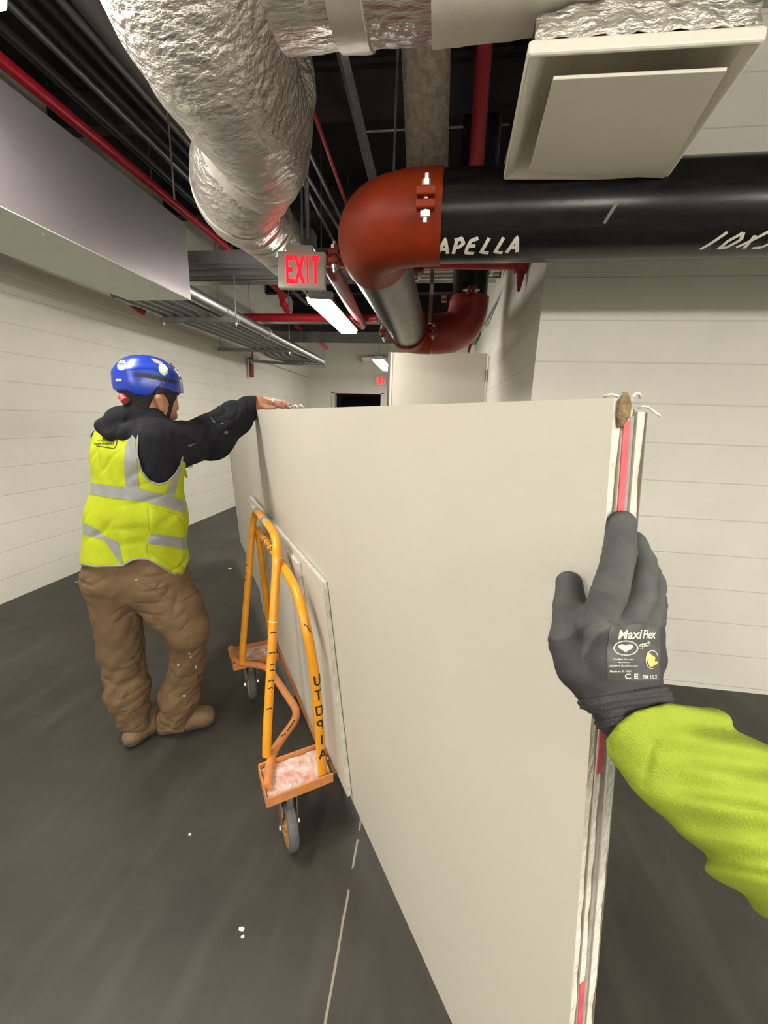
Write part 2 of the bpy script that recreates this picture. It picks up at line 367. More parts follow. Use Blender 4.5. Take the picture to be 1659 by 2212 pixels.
pipe('rusty_conduit', [(-2.64, 3.3, 2.285), (-2.1, 3.3, 2.285)], .03, M_galvd, 'grey pipe crossing right below the end of the duct', 'conduit', seg=12)
pipe('red_riser', [(-2.99, 6.3, 1.98), (-2.99, 6.3, 2.7)], .034, M_redd, 'dark red vertical pipe against the left wall under the conduit rack', 'pipe', seg=12)

# conduits and strut crossing the corridor
t = thing('cable_tray', 'wide galvanized tray crossing the corridor behind the exit sign', 'cable tray', (-.9, 3.4, 2.55))
bm = bmesh.new(); box(bm, (-2.9, 3.24, 2.54), (.44, 3.26, 2.63)); box(bm, (-2.9, 3.64, 2.54), (.44, 3.66, 2.63)); objbm('side_rail', bm, M_galv, t)
for i in range(5):
    y = 3.3 + i * .075; tube('tray_conduit', [(-2.88, y, 2.575), (.42, y, 2.575)], .026 if i % 2 else .032, M_galv if i % 2 else M_galvd, t, seg=10)
bm = bmesh.new()
for j in range(3):
    for k in range(4): obox(bm, (.28 + .035 * j, 3.3 + .08 * k, 2.53), (.012, 0, 0), (0, .028, 0), (0, 0, .002))
objbm('perforated_end', bm, M_sign, t)
pipe('crossing_strut', [(-2.9, 4.0, 2.64), (.44, 4.0, 2.64)], .024, M_galv, 'thin galvanized strut crossing just past the cable tray', 'strut', seg=4)
pipe('far_crossing_duct', [(-2.9, 6.2, 2.62), (.4, 6.2, 2.62)], .13, M_galvd, 'grey galvanized duct crossing the corridor beyond the lit fixture', 'duct', seg=4)

# red sprinkler piping
pipe('red_cross_main', [(-2.55, 4.75, 2.50), (-.75, 4.75, 2.50)], .042, M_red, 'red pipe crossing behind the hanging conduits with a red valve tee on it', 'pipe')
t = thing('sprinkler_tee', 'small red valve tee standing on the crossing red pipe', 'valve', (-1.72, 4.6, 2.55))
bx = Uy(622, 675, 4.7); tx = Uy(605, 645, 4.7)
tube('valve_body', [bx, (bx + tx) / 2, tx + np.array([0, 0, .06])], .032, M_red, t, seg=12)
tube('valve_collar', [(bx + tx) / 2 - np.array([0, 0, .01]), (bx + tx) / 2 + np.array([0, 0, .02])], .05, M_red, t, seg=12)
pipe('big_red_pipe', [UD(706, 560, 2.45), UD(722, 590, 2.6), UD(782, 702, 4.6)], .05, M_redd, 'thick dull red pipe running away beside the nearer exit sign', 'pipe', seg=20)
pipe('red_branch_pipe', [(-.80, 2.6, 2.325), (.44, 2.6, 2.290)], .040, M_red, 'red pipe running sideways just below the black lettered pipe', 'pipe', seg=18)
t = thing('red_drop_fitting', 'red fitting at the right end of the sideways red pipe', 'pipe fitting', (.44, 2.6, 2.3))
tube('fitting_collar', [(.39, 2.6, 2.292), (.452, 2.6, 2.290)], .058, M_red, t, seg=18)
tube('fitting_leg', [(.42, 2.6, 2.28), (.42, 2.6, 2.14)], [.036, .010], M_redd, t, seg=12)
pipe('red_diagonal_brace', [UD(668, 215, 1.9), UD(762, 480, 2.9)], .012, M_red, 'thin red diagonal pipe left of the grey strut', 'pipe', seg=8)
pipe('thin_red_drop', [UD(1030, 690, 5.0), UD(1012, 760, 5.4)], .02, M_redd, 'thin red rod beside the passage ceiling', 'pipe', seg=8)
pipe('small_red_pipe', [UD(640, 705, 5.6), UD(706, 752, 7.6)], .03, M_red, 'thin red pipe running away toward the far wall', 'pipe', seg=8)
pipe('red_overhead_riser', [UD(1025, 400, 2.4), UD(1025, 400, 2.4) * np.array([1, 1, 0]) + np.array([0, 0, ZC])], .045, M_redd, 'dark red riser in the black roof left of the diffuser', 'pipe', seg=12)
t = thing('red_bracket_frame', 'dark red angled bracket at the right edge beside the diffuser', 'bracket', UD(1620, 370, 2.0))
tube('bracket_bar', [UD(1668, 130, 1.9), UD(1612, 372, 2.05)], .024, M_redd, t, seg=4)
tube('bracket_bar', [UD(1608, 372, 2.05), UD(1680, 330, 2.05)], .024, M_redd, t, seg=4)

# roof struts, rods, thin conduits
pipe('roof_strut', [UD(735, 100, 2.3), UD(812, 415, 3.0)], .036, M_galvd, 'wide grey strut running away through the black roof in the middle', 'strut', seg=4)
pipe('threaded_rod', [UD(850, 395, 2.4), UD(850, 395, 2.4) * np.array([1, 1, 0]) + np.array([0, 0, ZC])], .008, M_galvd, 'thin rod just left of the dusty brown pipe', 'rod', seg=6)
pipe('threaded_rod', [UD(664, 515, 2.55), UD(664, 515, 2.55) * np.array([1, 1, 0]) + np.array([0, 0, ZC])], .014, M_galvd, 'grey vertical rod dropping to a junction box above the exit sign', 'rod', seg=6)
pipe('threaded_rod', [UD(377, 430, 2.4), UD(377, 430, 2.4) * np.array([1, 1, 0]) + np.array([0, 0, ZC])], .006, M_galvd, 'thin rod in the dark roof left of the foil duct', 'rod', seg=6)
for i, (a, b_) in enumerate([((625, 340), (720, 520)), ((645, 350), (735, 500)), ((668, 330), (745, 492))]):
    pipe('roof_conduit', [UD(*a, 2.3), UD(*b_, 3.1)], .011, M_galvd, ['left thin grey conduit under the black roof, above the exit sign', 'middle thin grey conduit under the black roof, above the exit sign', 'right thin grey conduit under the black roof, above the exit sign'][i], 'conduit', 'thin roof conduits', seg=8)
pipe('roof_conduit', [UD(780, 285, 2.8), UD(1100, 268, 2.8)], .008, M_galvd, 'thin sideways conduit in the black roof behind the brown pipe', 'conduit', seg=8)
tag(boxo('junction_box', tuple(UD(664, 520, 2.6) - .055), tuple(UD(664, 520, 2.6) + .05), M_galvd), 'small grey junction box above the nearer exit sign', 'junction box')
bm = bmesh.new(); sweep(bm, [UD(920, 60, 1.95), UD(921, 240, 2.15), UD(922, 385, 2.35)], [.125, .122, .122], 24, rfun=lambda i, th, p: 1 + .03 * math.sin(3 * th + i)); tag(objbm('insulated_pipe', bm, M_brownpipe, None, True), 'dusty brown insulated vertical pipe behind the orange elbow', 'pipe')
# wall side pieces on the right of the passage
pipe('wall_conduit', [UD(1108, 578, 2.9), UD(1080, 640, 3.3), UD(1048, 700, 4.0), UD(1010, 704, 4.2)], .012, M_galvd, 'thin grey conduit along the top of the passage side wall', 'conduit', seg=8)
for i, (a, b_) in enumerate([((1030, 655), (995, 705)), ((1048, 658), (1012, 708))]):
    pipe('flat_strap', [UD(*a, 4.4), UD(*b_, 5.4)], .05, M_sign, ['left pale strip light housing beyond the red elbow', 'right pale strip light housing beyond the red elbow'][i], 'panel', 'pale strips above the passage', seg=4)
tag(boxo('pale_panel', tuple(Uy(985, 762, 5.6)), tuple(Uy(1012, 735, 5.6) + np.array([0, .08, 0])), M_sign), 'small pale panel just above the top of the open door', 'panel')
bm = bmesh.new(); box(bm, (-.47, 5.2, 2.42), (.44, 5.9, 2.46)); tag(objbm('galvanized_plate', bm, M_galvd), 'flat galvanized plate above the open door leaf', 'plate')
tag(boxo('passage_hanger', tuple(UD(935, 575, 2.6) - np.array([.012, .012, .35])), tuple(UD(935, 575, 2.6) + np.array([.012, .012, 1.62])), M_galvd), 'grey strut post hanging beside the steel pipe elbow', 'strut')
tag(boxo('far_diffuser', (-1.72, 9.0, 2.62), (-1.12, 9.28, 2.70), M_white), 'small pale ceiling diffuser above the far wall fixture', 'diffuser')
pipe('dark_room_red_pipe', [(-3.05, 11.2, 2.05), (.456, 11.2, 2.02)], .05, M_red, 'red pipe seen through the far doorway', 'pipe', seg=12)
pipe('dark_room_pipe', [(-3.05, 10.8, 2.16), (.456, 10.9, 2.2)], .06, M_galvd, 'grey pipe seen through the far doorway', 'pipe', seg=12)

# ------------------------------------------------------------------ foil wrapped duct
def duct_sec(bm, pts, rs, seg=48, amp=.012, seed=0, pinch=1.0):
    pts2 = []; rr = []
    for i in range(len(pts) - 1):
        n = max(2, int(np.linalg.norm(np.array(pts[i + 1]) - np.array(pts[i])) / .015))
        for k in range(n): f = k / n; pts2.append(np.array(pts[i]) * (1 - f) + np.array(pts[i + 1]) * f); rr.append(rs[i] * (1 - f) + rs[i + 1] * f)
    pts2.append(np.array(pts[-1])); rr.append(rs[-1])
    rnd = random.Random(seed); ph = [rnd.uniform(0, 6) for _ in range(9)]
    def rf(i, th, p):
        return 1 + amp * (math.sin(i * .9 + 2 * math.sin(th * 2 + ph[0]) + ph[1]) * .6 + math.sin(i * .37 + 3 * th + ph[2]) * .8 + math.sin(i * 1.9 + 5 * th + ph[3] + math.sin(i * .3)) * .5 + .5 * math.sin(7 * th + ph[4]))
    sweep(bm, pts2, rr, seg, rfun=rf)
t = thing('foil_wrapped_duct', 'big crinkled foil wrapped round duct zigzagging down from the top left', 'duct', UD(500, 250, 1.4))
def duct_run(path, rs, cuts, bands, parent, seg=56):
    """one winding wrapped duct, cut into sleeve sections with tape bands over the joints"""
    cp = [np.asarray(p, float) for p in path]; pts = []; rr = []
    n = len(cp)
    for i in range(n - 1):
        p0 = cp[max(0, i - 1)]; p1 = cp[i]; p2 = cp[i + 1]; p3 = cp[min(n - 1, i + 2)]
        m = max(3, int(np.linalg.norm(p2 - p1) / .016))
        for k in range(m):
            f = k / m; pts.append(.5 * ((2 * p1) + (-p0 + p2) * f + (2 * p0 - 5 * p1 + 4 * p2 - p3) * f * f + (-p0 + 3 * p1 - 3 * p2 + p3) * f ** 3)); rr.append(rs[i] * (1 - f) + rs[i + 1] * f)
    pts.append(cp[-1]); rr.append(rs[-1]); N = len(pts); rnd = random.Random(3); ph = [rnd.uniform(0, 6) for _ in range(8)]
    def rf(i0, amp):
        def g_(i, th, p):
            j = i + i0
            return 1 + amp * (math.sin(j * .9 + 2 * math.sin(th * 2 + ph[0]) + ph[1]) * .6 + math.sin(j * .33 + 3 * th + ph[2]) * .9 + .5 * math.sin(j * 1.7 + 5 * th + ph[3] + math.sin(j * .3)) + .5 * math.sin(7 * th + ph[4] + j * .1))
        return g_
    edges = [0] + [int(c * N) for c in cuts] + [N - 1]
    for a_, b_ in zip(edges[:-1], edges[1:]):
        b2 = min(N, b_ + 2); q = pts[a_:b2]
        r_ = [rr[a_ + i] * (1 + .035 * (1 - abs(2 * i / max(1, len(q) - 1) - 1)) ** .5) for i in range(len(q))]
        bm = bmesh.new(); sweep(bm, q, r_, seg, rfun=rf(a_, .019)); objbm('duct_section', bm, M_foil, parent, True, angle=60)
    for a_, b_ in bands:
        i0, i1 = int(a_ * N), int(b_ * N) + 1; q = pts[i0:i1]; bm = bmesh.new(); sweep(bm, q, [x * 1.05 for x in rr[i0:i1]], seg, rfun=rf(i0, .006)); objbm('tape_band', bm, M_foil2, parent, True, angle=60)
duct_run([UD(395, -300, .92), UD(415, -60, 1.0), UD(462, 90, 1.10), UD(530, 225, 1.28), UD(558, 300, 1.45), UD(525, 375, 1.68), UD(518, 425, 1.90), UD(565, 480, 2.3), UD(622, 545, 2.85)],
         [.24, .235, .215, .192, .185, .195, .19, .175, .17], [.33, .50, .60, .70, .80], [(.30, .335), (.495, .515), (.60, .625), (.70, .715)], t)
bm = bmesh.new(); duct_sec(bm, [UD(606, 120, 1.5), UD(612, 200, 1.52), UD(606, 305, 1.6)], [.12, .125, .10], amp=.02, seed=12); objbm('side_bulge', bm, M_foil, t, True, angle=60)
t = thing('branch_duct', 'wide pale wrapped duct crossing the top of the picture to the right', 'duct', (.2, 1.2, 2.75))
yb, zb, rb = 1.0, 2.385, .20
bm = bmesh.new(); duct_sec(bm, [(-.40, yb, zb), (-.06, yb, zb)], [rb, rb], amp=.006, seed=9); objbm('foil_section', bm, M_foil, t, True, angle=60)
bm = bmesh.new(); duct_sec(bm, [(-.27, yb, zb), (-.20, yb, zb)], [rb + .006] * 2, amp=.004, seed=11); objbm('tape_band', bm, M_foil2, t, True, angle=60)
bm = bmesh.new(); duct_sec(bm, [(-.07, yb, zb), (.66, yb, zb + .03)], [rb + .008] * 2, amp=.004, seed=10); objbm('wrapped_section', bm, M_wrap, t, True, angle=60)

# ------------------------------------------------------------------ diffuser
t = thing('ceiling_diffuser', 'square off-white ceiling diffuser with raised inner plate, hanging at top right', 'diffuser', (.5, 1.7, 2.4))
zd = 2.10; oc = [Uz(*q, zd) for q in ((1140, 115), (1655, 84), (1440, 388), (1087, 388))]
cen = sum(oc) / 4
def sc(ps, s, z): return [cen + (p - cen) * s + np.array([0, 0, z]) for p in ps]
bm = bmesh.new()
rings = [sc(oc, .975, .024), sc(oc, 1.0, .02), sc(oc, 1.0, 0), sc(oc, .97, -.003), sc(oc, .88, .012), sc(oc, .78, .045), sc(oc, .5, .06)]
vv = [[bm.verts.new(tuple(p)) for p in r_] for r_ in rings]
for i in range(len(vv) - 1):
    for k in range(4): bm.faces.new((vv[i][k], vv[i][(k + 1) % 4], vv[i + 1][(k + 1) % 4], vv[i + 1][k]))
bm.faces.new(vv[-1])
objbm('diffuser_frame', bm, M_white, t, bevel=.006)
ic = [Uz(*q, 2.092) for q in ((1195, 172), (1570, 153), (1434, 386), (1143, 371))]
cen = sum(ic) / 4; bm = bmesh.new()
hexa(bm, [p for p in sc(ic, 1, 0)] + [p for p in sc(ic, 1, .007)])
objbm('inner_plate', bm, M_white, t, bevel=.0015)
cen = sum(oc) / 4; bm = bmesh.new()
a_ = sc(oc, .95, .0685); b__ = sc(oc, .90, .078); hexa(bm, a_ + b__)
objbm('plenum_box', bm, M_galvd, t)
# plastic film on top front edge
bm = bmesh.new(); rnd = random.Random(5)
f0 = oc[0] + np.array([.012, 0, .024]); f1 = oc[1] + np.array([-.01, 0, .024]); N_ = 28
rows = []
for j in range(6):
    row = []
    for i in range(N_ + 1):
        f = i / N_; p = f0 * (1 - f) + f1 * f; h = .045 + .022 * math.sin(f * PI) ; q = j / 5
        row.append(bm.verts.new(tuple(p + np.array([0, .006 + .01 * q + .004 * math.sin(i * 1.3 + j) + rnd.uniform(-.001, .001), h * q + rnd.uniform(-.001, .001)]))))
    rows.append(row)
for j in range(5):
    for i in range(N_): bm.faces.new((rows[j][i], rows[j][i + 1], rows[j + 1][i + 1], rows[j + 1][i]))
o = objbm('foil_flap', bm, M_foil, t, True); sm = o.modifiers.new('s', 'SOLIDIFY'); sm.thickness = .002
# blue rag on the black pipe
bm = bmesh.new(); rr = random.Random(8)
c_ = Uy(1300, 392, 1.56)
duct_sec(bm, [c_ + np.array([-.06, 0, .012]), c_ + np.array([-.01, -.01, .006]), c_ + np.array([.02, -.015, -.004]), c_ + np.array([.07, 0, .01])], [.008, .02, .018, .006], amp=.12, seed=3, seg=16)
tag(objbm('blue_rag', bm, M_blue, None, True), 'scrap of blue tape stuck on top of the black pipe under the diffuser', 'tape')

# ------------------------------------------------------------------ black pipe with orange elbow
YP, ZP, RP = 1.55, 2.065, .133
t = thing('black_pipe', 'big black steel pipe crossing below the diffuser, lettered in white marker', 'pipe', (.5, YP, ZP))
XE = -.055
bm = bmesh.new(); sweep(bm, [(XE, YP, ZP), (2.2, YP, ZP + .01)], RP, 64); objbm('pipe_wall', bm, M_blackpipe, t, True, angle=50)
def cyl_map(u_, v_):    # u along x, v angle measured from the side facing the room, downwards
    th = v_; return (u_, YP - (RP + .0012) * math.cos(th), ZP + (u_ - XE) * .0044 - (RP + .0012) * math.sin(th))
def ribbon(name, strokes, wd, fmap, m, parent, sub=8):
    bm = bmesh.new()
    for s_ in strokes:
        pts = []
        for i in range(len(s_) - 1):
            for k in range(sub): f = k / sub; pts.append((s_[i][0] * (1 - f) + s_[i + 1][0] * f, s_[i][1] * (1 - f) + s_[i + 1][1] * f))
        pts.append(s_[-1]); L = []; Rr = []
        for i, p in enumerate(pts):
            a = pts[max(0, i - 1)]; b_ = pts[min(len(pts) - 1, i + 1)]; dx, dy = b_[0] - a[0], b_[1] - a[1]; n_ = math.hypot(dx, dy) or 1
            nx, ny = -dy / n_ * wd / 2, dx / n_ * wd / 2
            L.append(bm.verts.new(tuple(map(float, fmap(p[0] + nx, p[1] + ny))))); Rr.append(bm.verts.new(tuple(map(float, fmap(p[0] - nx, p[1] - ny)))))
        for i in range(len(pts) - 1): bm.faces.new((L[i], L[i + 1], Rr[i + 1], Rr[i]))
    return objbm(name, bm, m, parent)
GL = {  # unit box letters, y up
 'C': [[(.9, .9), (.5, 1), (.1, .7), (.1, .3), (.5, 0), (.9, .1)]],
 'A': [[(0, 0), (.5, 1), (.95, .02)], [(.2, .38), (.78, .36)]], 'P': [[(.2, 0), (.3, .95)], [(.1, .9), (.7, 1), (.95, .72), (.65, .5), (.3, .45)]],
 'E': [[(.9, 1), (.3, .85), (.1, .4), (.1, .05), (.85, 0)], [(.15, .5), (.8, .55)]], 'L': [[(.6, 1), (.2, .08), (.9, .0)]],
 '1': [[(.6, 1), (.2, 0)]], '0': [[(.5, .95), (.15, .5), (.2, .05), (.6, .1), (.85, .6), (.5, .95)]], 'X': [[(.1, .1), (.9, 1)], [(.3, .8), (.7, .0)]],
 '3': [[(.2, .9), (.7, 1), (.8, .7), (.4, .55), (.8, .4), (.6, .05), (.1, 0)]], '6': [[(.8, 1), (.2, .5), (.2, .1), (.7, 0), (.8, .35), (.3, .4)]],
 'U': [[(.05, 1), (.08, .2), (.4, 0), (.8, .15), (.85, .95)]], 'T': [[(0, .95), (.95, 1)], [(.5, .97), (.48, 0)]], 'O': [[(.1, .9), (.1, .1), (.85, .05), (.9, .95), (.1, .9)]],
 'I': [[(.5, 1), (.5, 0)]], "'": [[(.4, 1), (.3, .75)]], 'S': [[(.9, .9), (.4, 1), (.2, .75), (.7, .5), (.7, .2), (.2, .05)]]}
def text_strokes(txt, x0, y0, w_, h_, gap=.15, slant=0):
    out = []; x = x0
    for ch in txt:
        for s_ in GL.get(ch, []): out.append([(x + (a + slant * b_) * w_, y0 + b_ * h_) for a, b_ in s_])
        x += w_ * (1 + gap)
    return out
def cm2(x, y): return cyl_map(x, .98 - y / RP)
ribbon('white_marker_lettering', text_strokes('CAPELLA', -.080, -.031, .0365, .052, gap=.24, slant=.15), .0115, cm2, M_chalk, t)
ribbon('white_marker_lettering', text_strokes("10X36'", .775, -.036, .046, .055, gap=.1, slant=.5), .0105, cm2, M_chalk, t)
ribbon('white_marker_lettering', [[(.49, .105), (.475, .075), (.465, .05)]], .010, cm2, mat('faint_scrape', (.16, .15, .13), .6), t)

def elbow_pts(p0, d0, p1, d1, n=14):
    p0, d0, p1, d1 = map(lambda a: np.asarray(a, float), (p0, d0, p1, d1)); out = []
    L = np.linalg.norm(p1 - p0) * .56
    for i in range(n + 1):
        s_ = i / n; a = p0; b_ = p0 + d0 * L; c_ = p1 - d1 * L; e = p1
        out.append((1 - s_) ** 3 * a + 3 * (1 - s_) ** 2 * s_ * b_ + 3 * (1 - s_) * s_ * s_ * c_ + s_ ** 3 * e)
    return out
def coupling(c, ax, r, parent, wid=.05, ears=((0, 0, 1), (0, 0, -1)), m=None):
    """grooved coupling: two half shells with bolt ears"""
    c = np.asarray(c, float); ax = np.asarray(ax, float) / np.linalg.norm(ax); m = m or M_orange
    bm = bmesh.new()
    prof = [(-.5, .0), (-.5, .018), (-.36, .030), (-.15, .034), (.15, .034), (.36, .030), (.5, .018), (.5, 0)]
    sweep(bm, [c + ax * a * wid for a, h in prof], [r + h for a, h in prof], 48)
    objbm('coupling_shell', bm, m, parent, True, angle=20)
    for e in ears:
        e = np.asarray(e, float); e = e / np.linalg.norm(e); tz = np.cross(ax, e)
        bm = bmesh.new(); p = c + e * (r + .048)
        obox(bm, p + tz * .016, ax * wid * .46, e * .022, tz * .012); obox(bm, p - tz * .016, ax * wid * .46, e * .022, tz * .012)
        objbm('bolt_ear', bm, m, parent, bevel=.005)
        bm = bmesh.new(); sweep(bm, [p - tz * .06, p + tz * .06], .008, 10); sweep(bm, [p + tz * .03, p + tz * .046], .016, 6); sweep(bm, [p - tz * .045, p - tz * .03], .015, 12)
        objbm('coupling_bolt', bm, M_zinc, parent)
P2X, P2Z = -.295, 2.062
t = thing('pipe_elbow', 'orange grooved pipe elbow joining the black pipe to the steel pipe', 'pipe fitting', (P2X, YP, ZP))
e0 = np.array([XE - .03, YP, ZP]); e1 = np.array([P2X, YP + .27, P2Z - .0])
bm = bmesh.new(); sweep(bm, elbow_pts(e0 + np.array([.06, 0, 0]), (-1, 0, 0), e1, (0, 1, 0)), .139, 48); objbm('elbow_body', bm, M_orange, t, True, angle=40)
coupling((XE - .02, YP, ZP), (1, 0, 0), .142, t, wid=.062, ears=((0, 1, 0), (0, -1, -.15)))
coupling((P2X, YP + .30, P2Z), (0, 1, 0), .138, t, wid=.055, ears=((-1, 0, 0), (1, 0, -.2)))
Y3 = 3.20
bm = bmesh.new(); sweep(bm, [(P2X, YP + .27, P2Z), (P2X + .03, Y3, P2Z)], RP, 48); tag(objbm('steel_pipe', bm, M_greypipe, None, True, angle=50), 'bare grey steel pipe running away from the orange elbow', 'pipe')
t = thing('pipe_elbow', 'dark red double elbow at the far end of the steel pipe, turning up', 'pipe fitting', (P2X, Y3, P2Z))
q0 = np.array([P2X + .03, Y3 - .02, P2Z]); q1 = q0 + np.array([.18, .20, 0]); q2 = q1 + np.array([.27, 0, .26])
M_or2 = mat('dark_red_coupling_paint', (.30, .03, .018), .35, noise=.2, nscale=14)
bm = bmesh.new(); sweep(bm, elbow_pts(q0, (0, 1, 0), q1, (1, 0, 0)), .150, 40); objbm('elbow_body', bm, M_orange, t, True, angle=40)
bm = bmesh.new(); sweep(bm, elbow_pts(q1, (1, 0, 0), q2, (0, 0, 1)), .150, 40); objbm('elbow_body', bm, M_or2, t, True, angle=40)
coupling(q0, (0, 1, 0), .14, t, ears=((-1, 0, -.2),)); coupling(q1 + np.array([.01, 0, 0]), (1, 0, 0), .14, t, wid=.07, ears=((0, -1, -.1), (0, 1, 0)), m=M_or2)
coupling(q2, (0, 0, 1), .14, t, wid=.06, ears=((0, -1, 0), (-1, 0, 0)), m=M_or2)
pipe('black_riser', [q2, (q2[0], q2[1], ZC)], RP, M_blackpipe, 'black riser pipe going up from the far red elbow', 'pipe', seg=32)

# ------------------------------------------------------------------ exit signs
LET = {'E': [(0, 0, .28, 1), (0, 0, 1, .17), (0, .42, .82, .58), (0, .83, 1, 1)], 'I': [(.33, 0, .67, 1)], 'T': [(.34, 0, .66, 1), (0, .83, 1, 1)]}
def exit_sign(c, W, H, rot, name, label):
    c = np.asarray(c, float); ex = np.array([math.cos(rot), math.sin(rot), 0]); ez = np.array([0, 0, 1.]); ey = np.cross(ez, ex)
    t = thing(name, label, 'exit sign', c)
    bm = bmesh.new(); obox(bm, c, ex * W / 2, ey * .022, ez * H / 2); objbm('housing', bm, M_sign, t, bevel=.006)
    lh = H * .76; lw = W * .165; x = -W * .32
    for ch in 'EXIT':
        bm = bmesh.new(); w_ = lw * (.6 if ch == 'I' else 1)
        if ch == 'X':
            for sgn in (1, -1):
                a = c + ex * (x + w_ / 2) - ey * .0235; st = lw * .19
                pts = [a - ex * sgn * w_ / 2 - ez * lh / 2 - ex * st, a - ex * sgn * w_ / 2 - ez * lh / 2 + ex * st, a + ex * sgn * w_ / 2 + ez * lh / 2 + ex * st, a + ex * sgn * w_ / 2 + ez * lh / 2 - ex * st]
                hexa(bm, [p + ey * .002 for p in pts] + [p - ey * .0015 for p in pts])
        else:
            for (a0, b0, a1, b1) in LET[ch]:
                p = c + ex * (x + w_ * (a0 + a1) / 2) + ez * lh * ((b0 + b1) / 2 - .5) - ey * .0235
                obox(bm, p, ex * w_ * abs(a1 - a0) / 2, ey * .0018, ez * lh * abs(b1 - b0) / 2)
        objbm('lit_letter', bm, M_exit, t); x += w_ + W * .035
    return t, ex, ey, ez
sc_ = UD(653, 586, 2.2)
t, ex, ey, ez = exit_sign(sc_, .265, .185, .10, 'exit_sign', 'nearer exit sign with red lit letters hanging left of the orange elbow')
bm = bmesh.new(); obox(bm, sc_ + ez * .105 - ex * .01, ex * .07, ey * .03, ez * .014); objbm('mounting_canopy', bm, M_sign, t)
tube('mounting_stem', [sc_ + ez * .11, np.array([sc_[0], sc_[1], ZC])], .008, M_galvd, t, seg=8)
bm = bmesh.new(); obox(bm, UD(693, 638, 2.75), ex * .085, ey * .03, ez * .018); tag(objbm('fixture_bracket', bm, M_galvd), 'small grey bracket box between the exit sign and the lit fixture', 'bracket')
exit_sign(Uy(822, 822, 9.276), .26, .2, 0, 'exit_sign', 'tiny far exit sign on the back wall under the distant lit fixture')

# ------------------------------------------------------------------ drywall stack
def tshear(z): return .216 - (1.414 - z) * .0523
def board(label, d0, d1, tn, tf, zb, zt, name='drywall_sheet', group='long drywall sheets on the cart', tape=None, sh=True, tmat=None):
    t = thing(name, label, 'drywall sheet', TL((tn + tf) / 2, (d0 + d1) / 2, zb), group)
    def nt_(z): return tn + (tshear(z) - tshear(1.414) if sh else (z - zt) * .15)
    bm = bmesh.new(); e = .0012
    P_ = []
    for d in (d0, d1):
        P_.append([TL(nt_(zb), d, zb), TL(tf + .03, d, zb), TL(tf, d, zt), TL(nt_(zt), d, zt)])
    # face papers
    for a, b_, nm in ((d0, d0 + e, 'face_paper'), (d1 - e, d1, 'back_paper')):
        bm = bmesh.new(); q = [TL(nt_(zb), a, zb), TL(tf + .03, a, zb), TL(tf, a, zt), TL(nt_(zt), a, zt)]; r_ = [p + NN * (b_ - a) for p in q]
        hexa(bm, r_ + q); objbm(nm, bm, M_gyp if nm == 'face_paper' else M_gypb, t)
    bm = bmesh.new(); i_ = .0015
    ts = [zb + (zt - zb) * k / 40 for k in range(41)]; rnd = random.Random(int(d0 * 1e4) + 7)
    vs = []
    for z in ts:
        j = rnd.uniform(-.0015, .001)
        vs.append([bm.verts.new(tuple(TL(nt_(z) + i_ + j, d0 + e, z))), bm.verts.new(tuple(TL(nt_(z) + i_ + j + rnd.uniform(-.001, .001), d1 - e, z))), bm.verts.new(tuple(TL(tf + .028 * (zt - z) / (zt - zb), d1 - e, z))), bm.verts.new(tuple(TL(tf + .028 * (zt - z) / (zt - zb), d0 + e, z)))])
    for k in range(40):
        for m_ in range(4): bm.faces.new((vs[k][m_], vs[k][(m_ + 1) % 4], vs[k + 1][(m_ + 1) % 4], vs[k + 1][m_]))
    bm.faces.new(vs[0][::-1]); bm.faces.new(vs[-1]); objbm('gypsum_core', bm, M_core, t)
    if tape:
        for za, zc in tape:
            bm = bmesh.new()
            n_ = max(2, int((zc - za) / .03)); L = []
            for k in range(n_ + 1):
                z = za + (zc - za) * k / n_; j = rnd.uniform(-.0006, .0006)
                L.append([bm.verts.new(tuple(TL(nt_(z) - .0012, d, z))) for d in (d0 + .0005 + j, d1 - .001 + j)] + [bm.verts.new(tuple(TL(nt_(z) + .004, d, z))) for d in (d1 - .001 + j, d0 + .0005 + j)])
            for k in range(n_):
                for m_ in range(4): bm.faces.new((L[k][m_], L[k][(m_ + 1) % 4], L[k + 1][(m_ + 1) % 4], L[k + 1][m_]))
            bm.faces.new(L[0]); bm.faces.new(L[-1][::-1])
            objbm('end_tape_or_shade', bm, tmat or M_redtape, t)  # red tape on one sheet, painted recess shade on another
    return t
ZB = .172
bA = board('big front drywall sheet whose whole face fills the middle of the picture', 0, .0117, .221, 2.06, ZB, 1.414)
board('drywall sheet with red end tape, directly behind the front sheet', .0123, .0228, .220, 3.3, ZB, 1.410, tape=[(ZB, .72), (1.03, 1.396)])
board('drywall sheet with its end set back, third in the stack', .0236, .0355, .2245, 3.32, ZB, 1.406, tape=[(ZB, 1.40)], tmat=mat('recess_shade_grey', (.34, .30, .27), .6, noise=.3, nscale=60))  # grey strip puts the shade of this set-back end into colour
board('outermost drywall sheet on the far side of the stack', .0365, .0515, .222, 3.9, ZB, 1.404)
board('cut drywall piece with a bright top edge between cart frame and tall sheets', -.0170, -.0010, 1.057, 2.46, .20, .909, name='drywall_offcut', group='short drywall pieces on the cart', sh=False)
board('shorter cut drywall piece pressed behind the yellow hoop', -.0330, -.0172, 1.30, 2.30, .20, .885, name='drywall_offcut', group='short drywall pieces on the cart', sh=False)
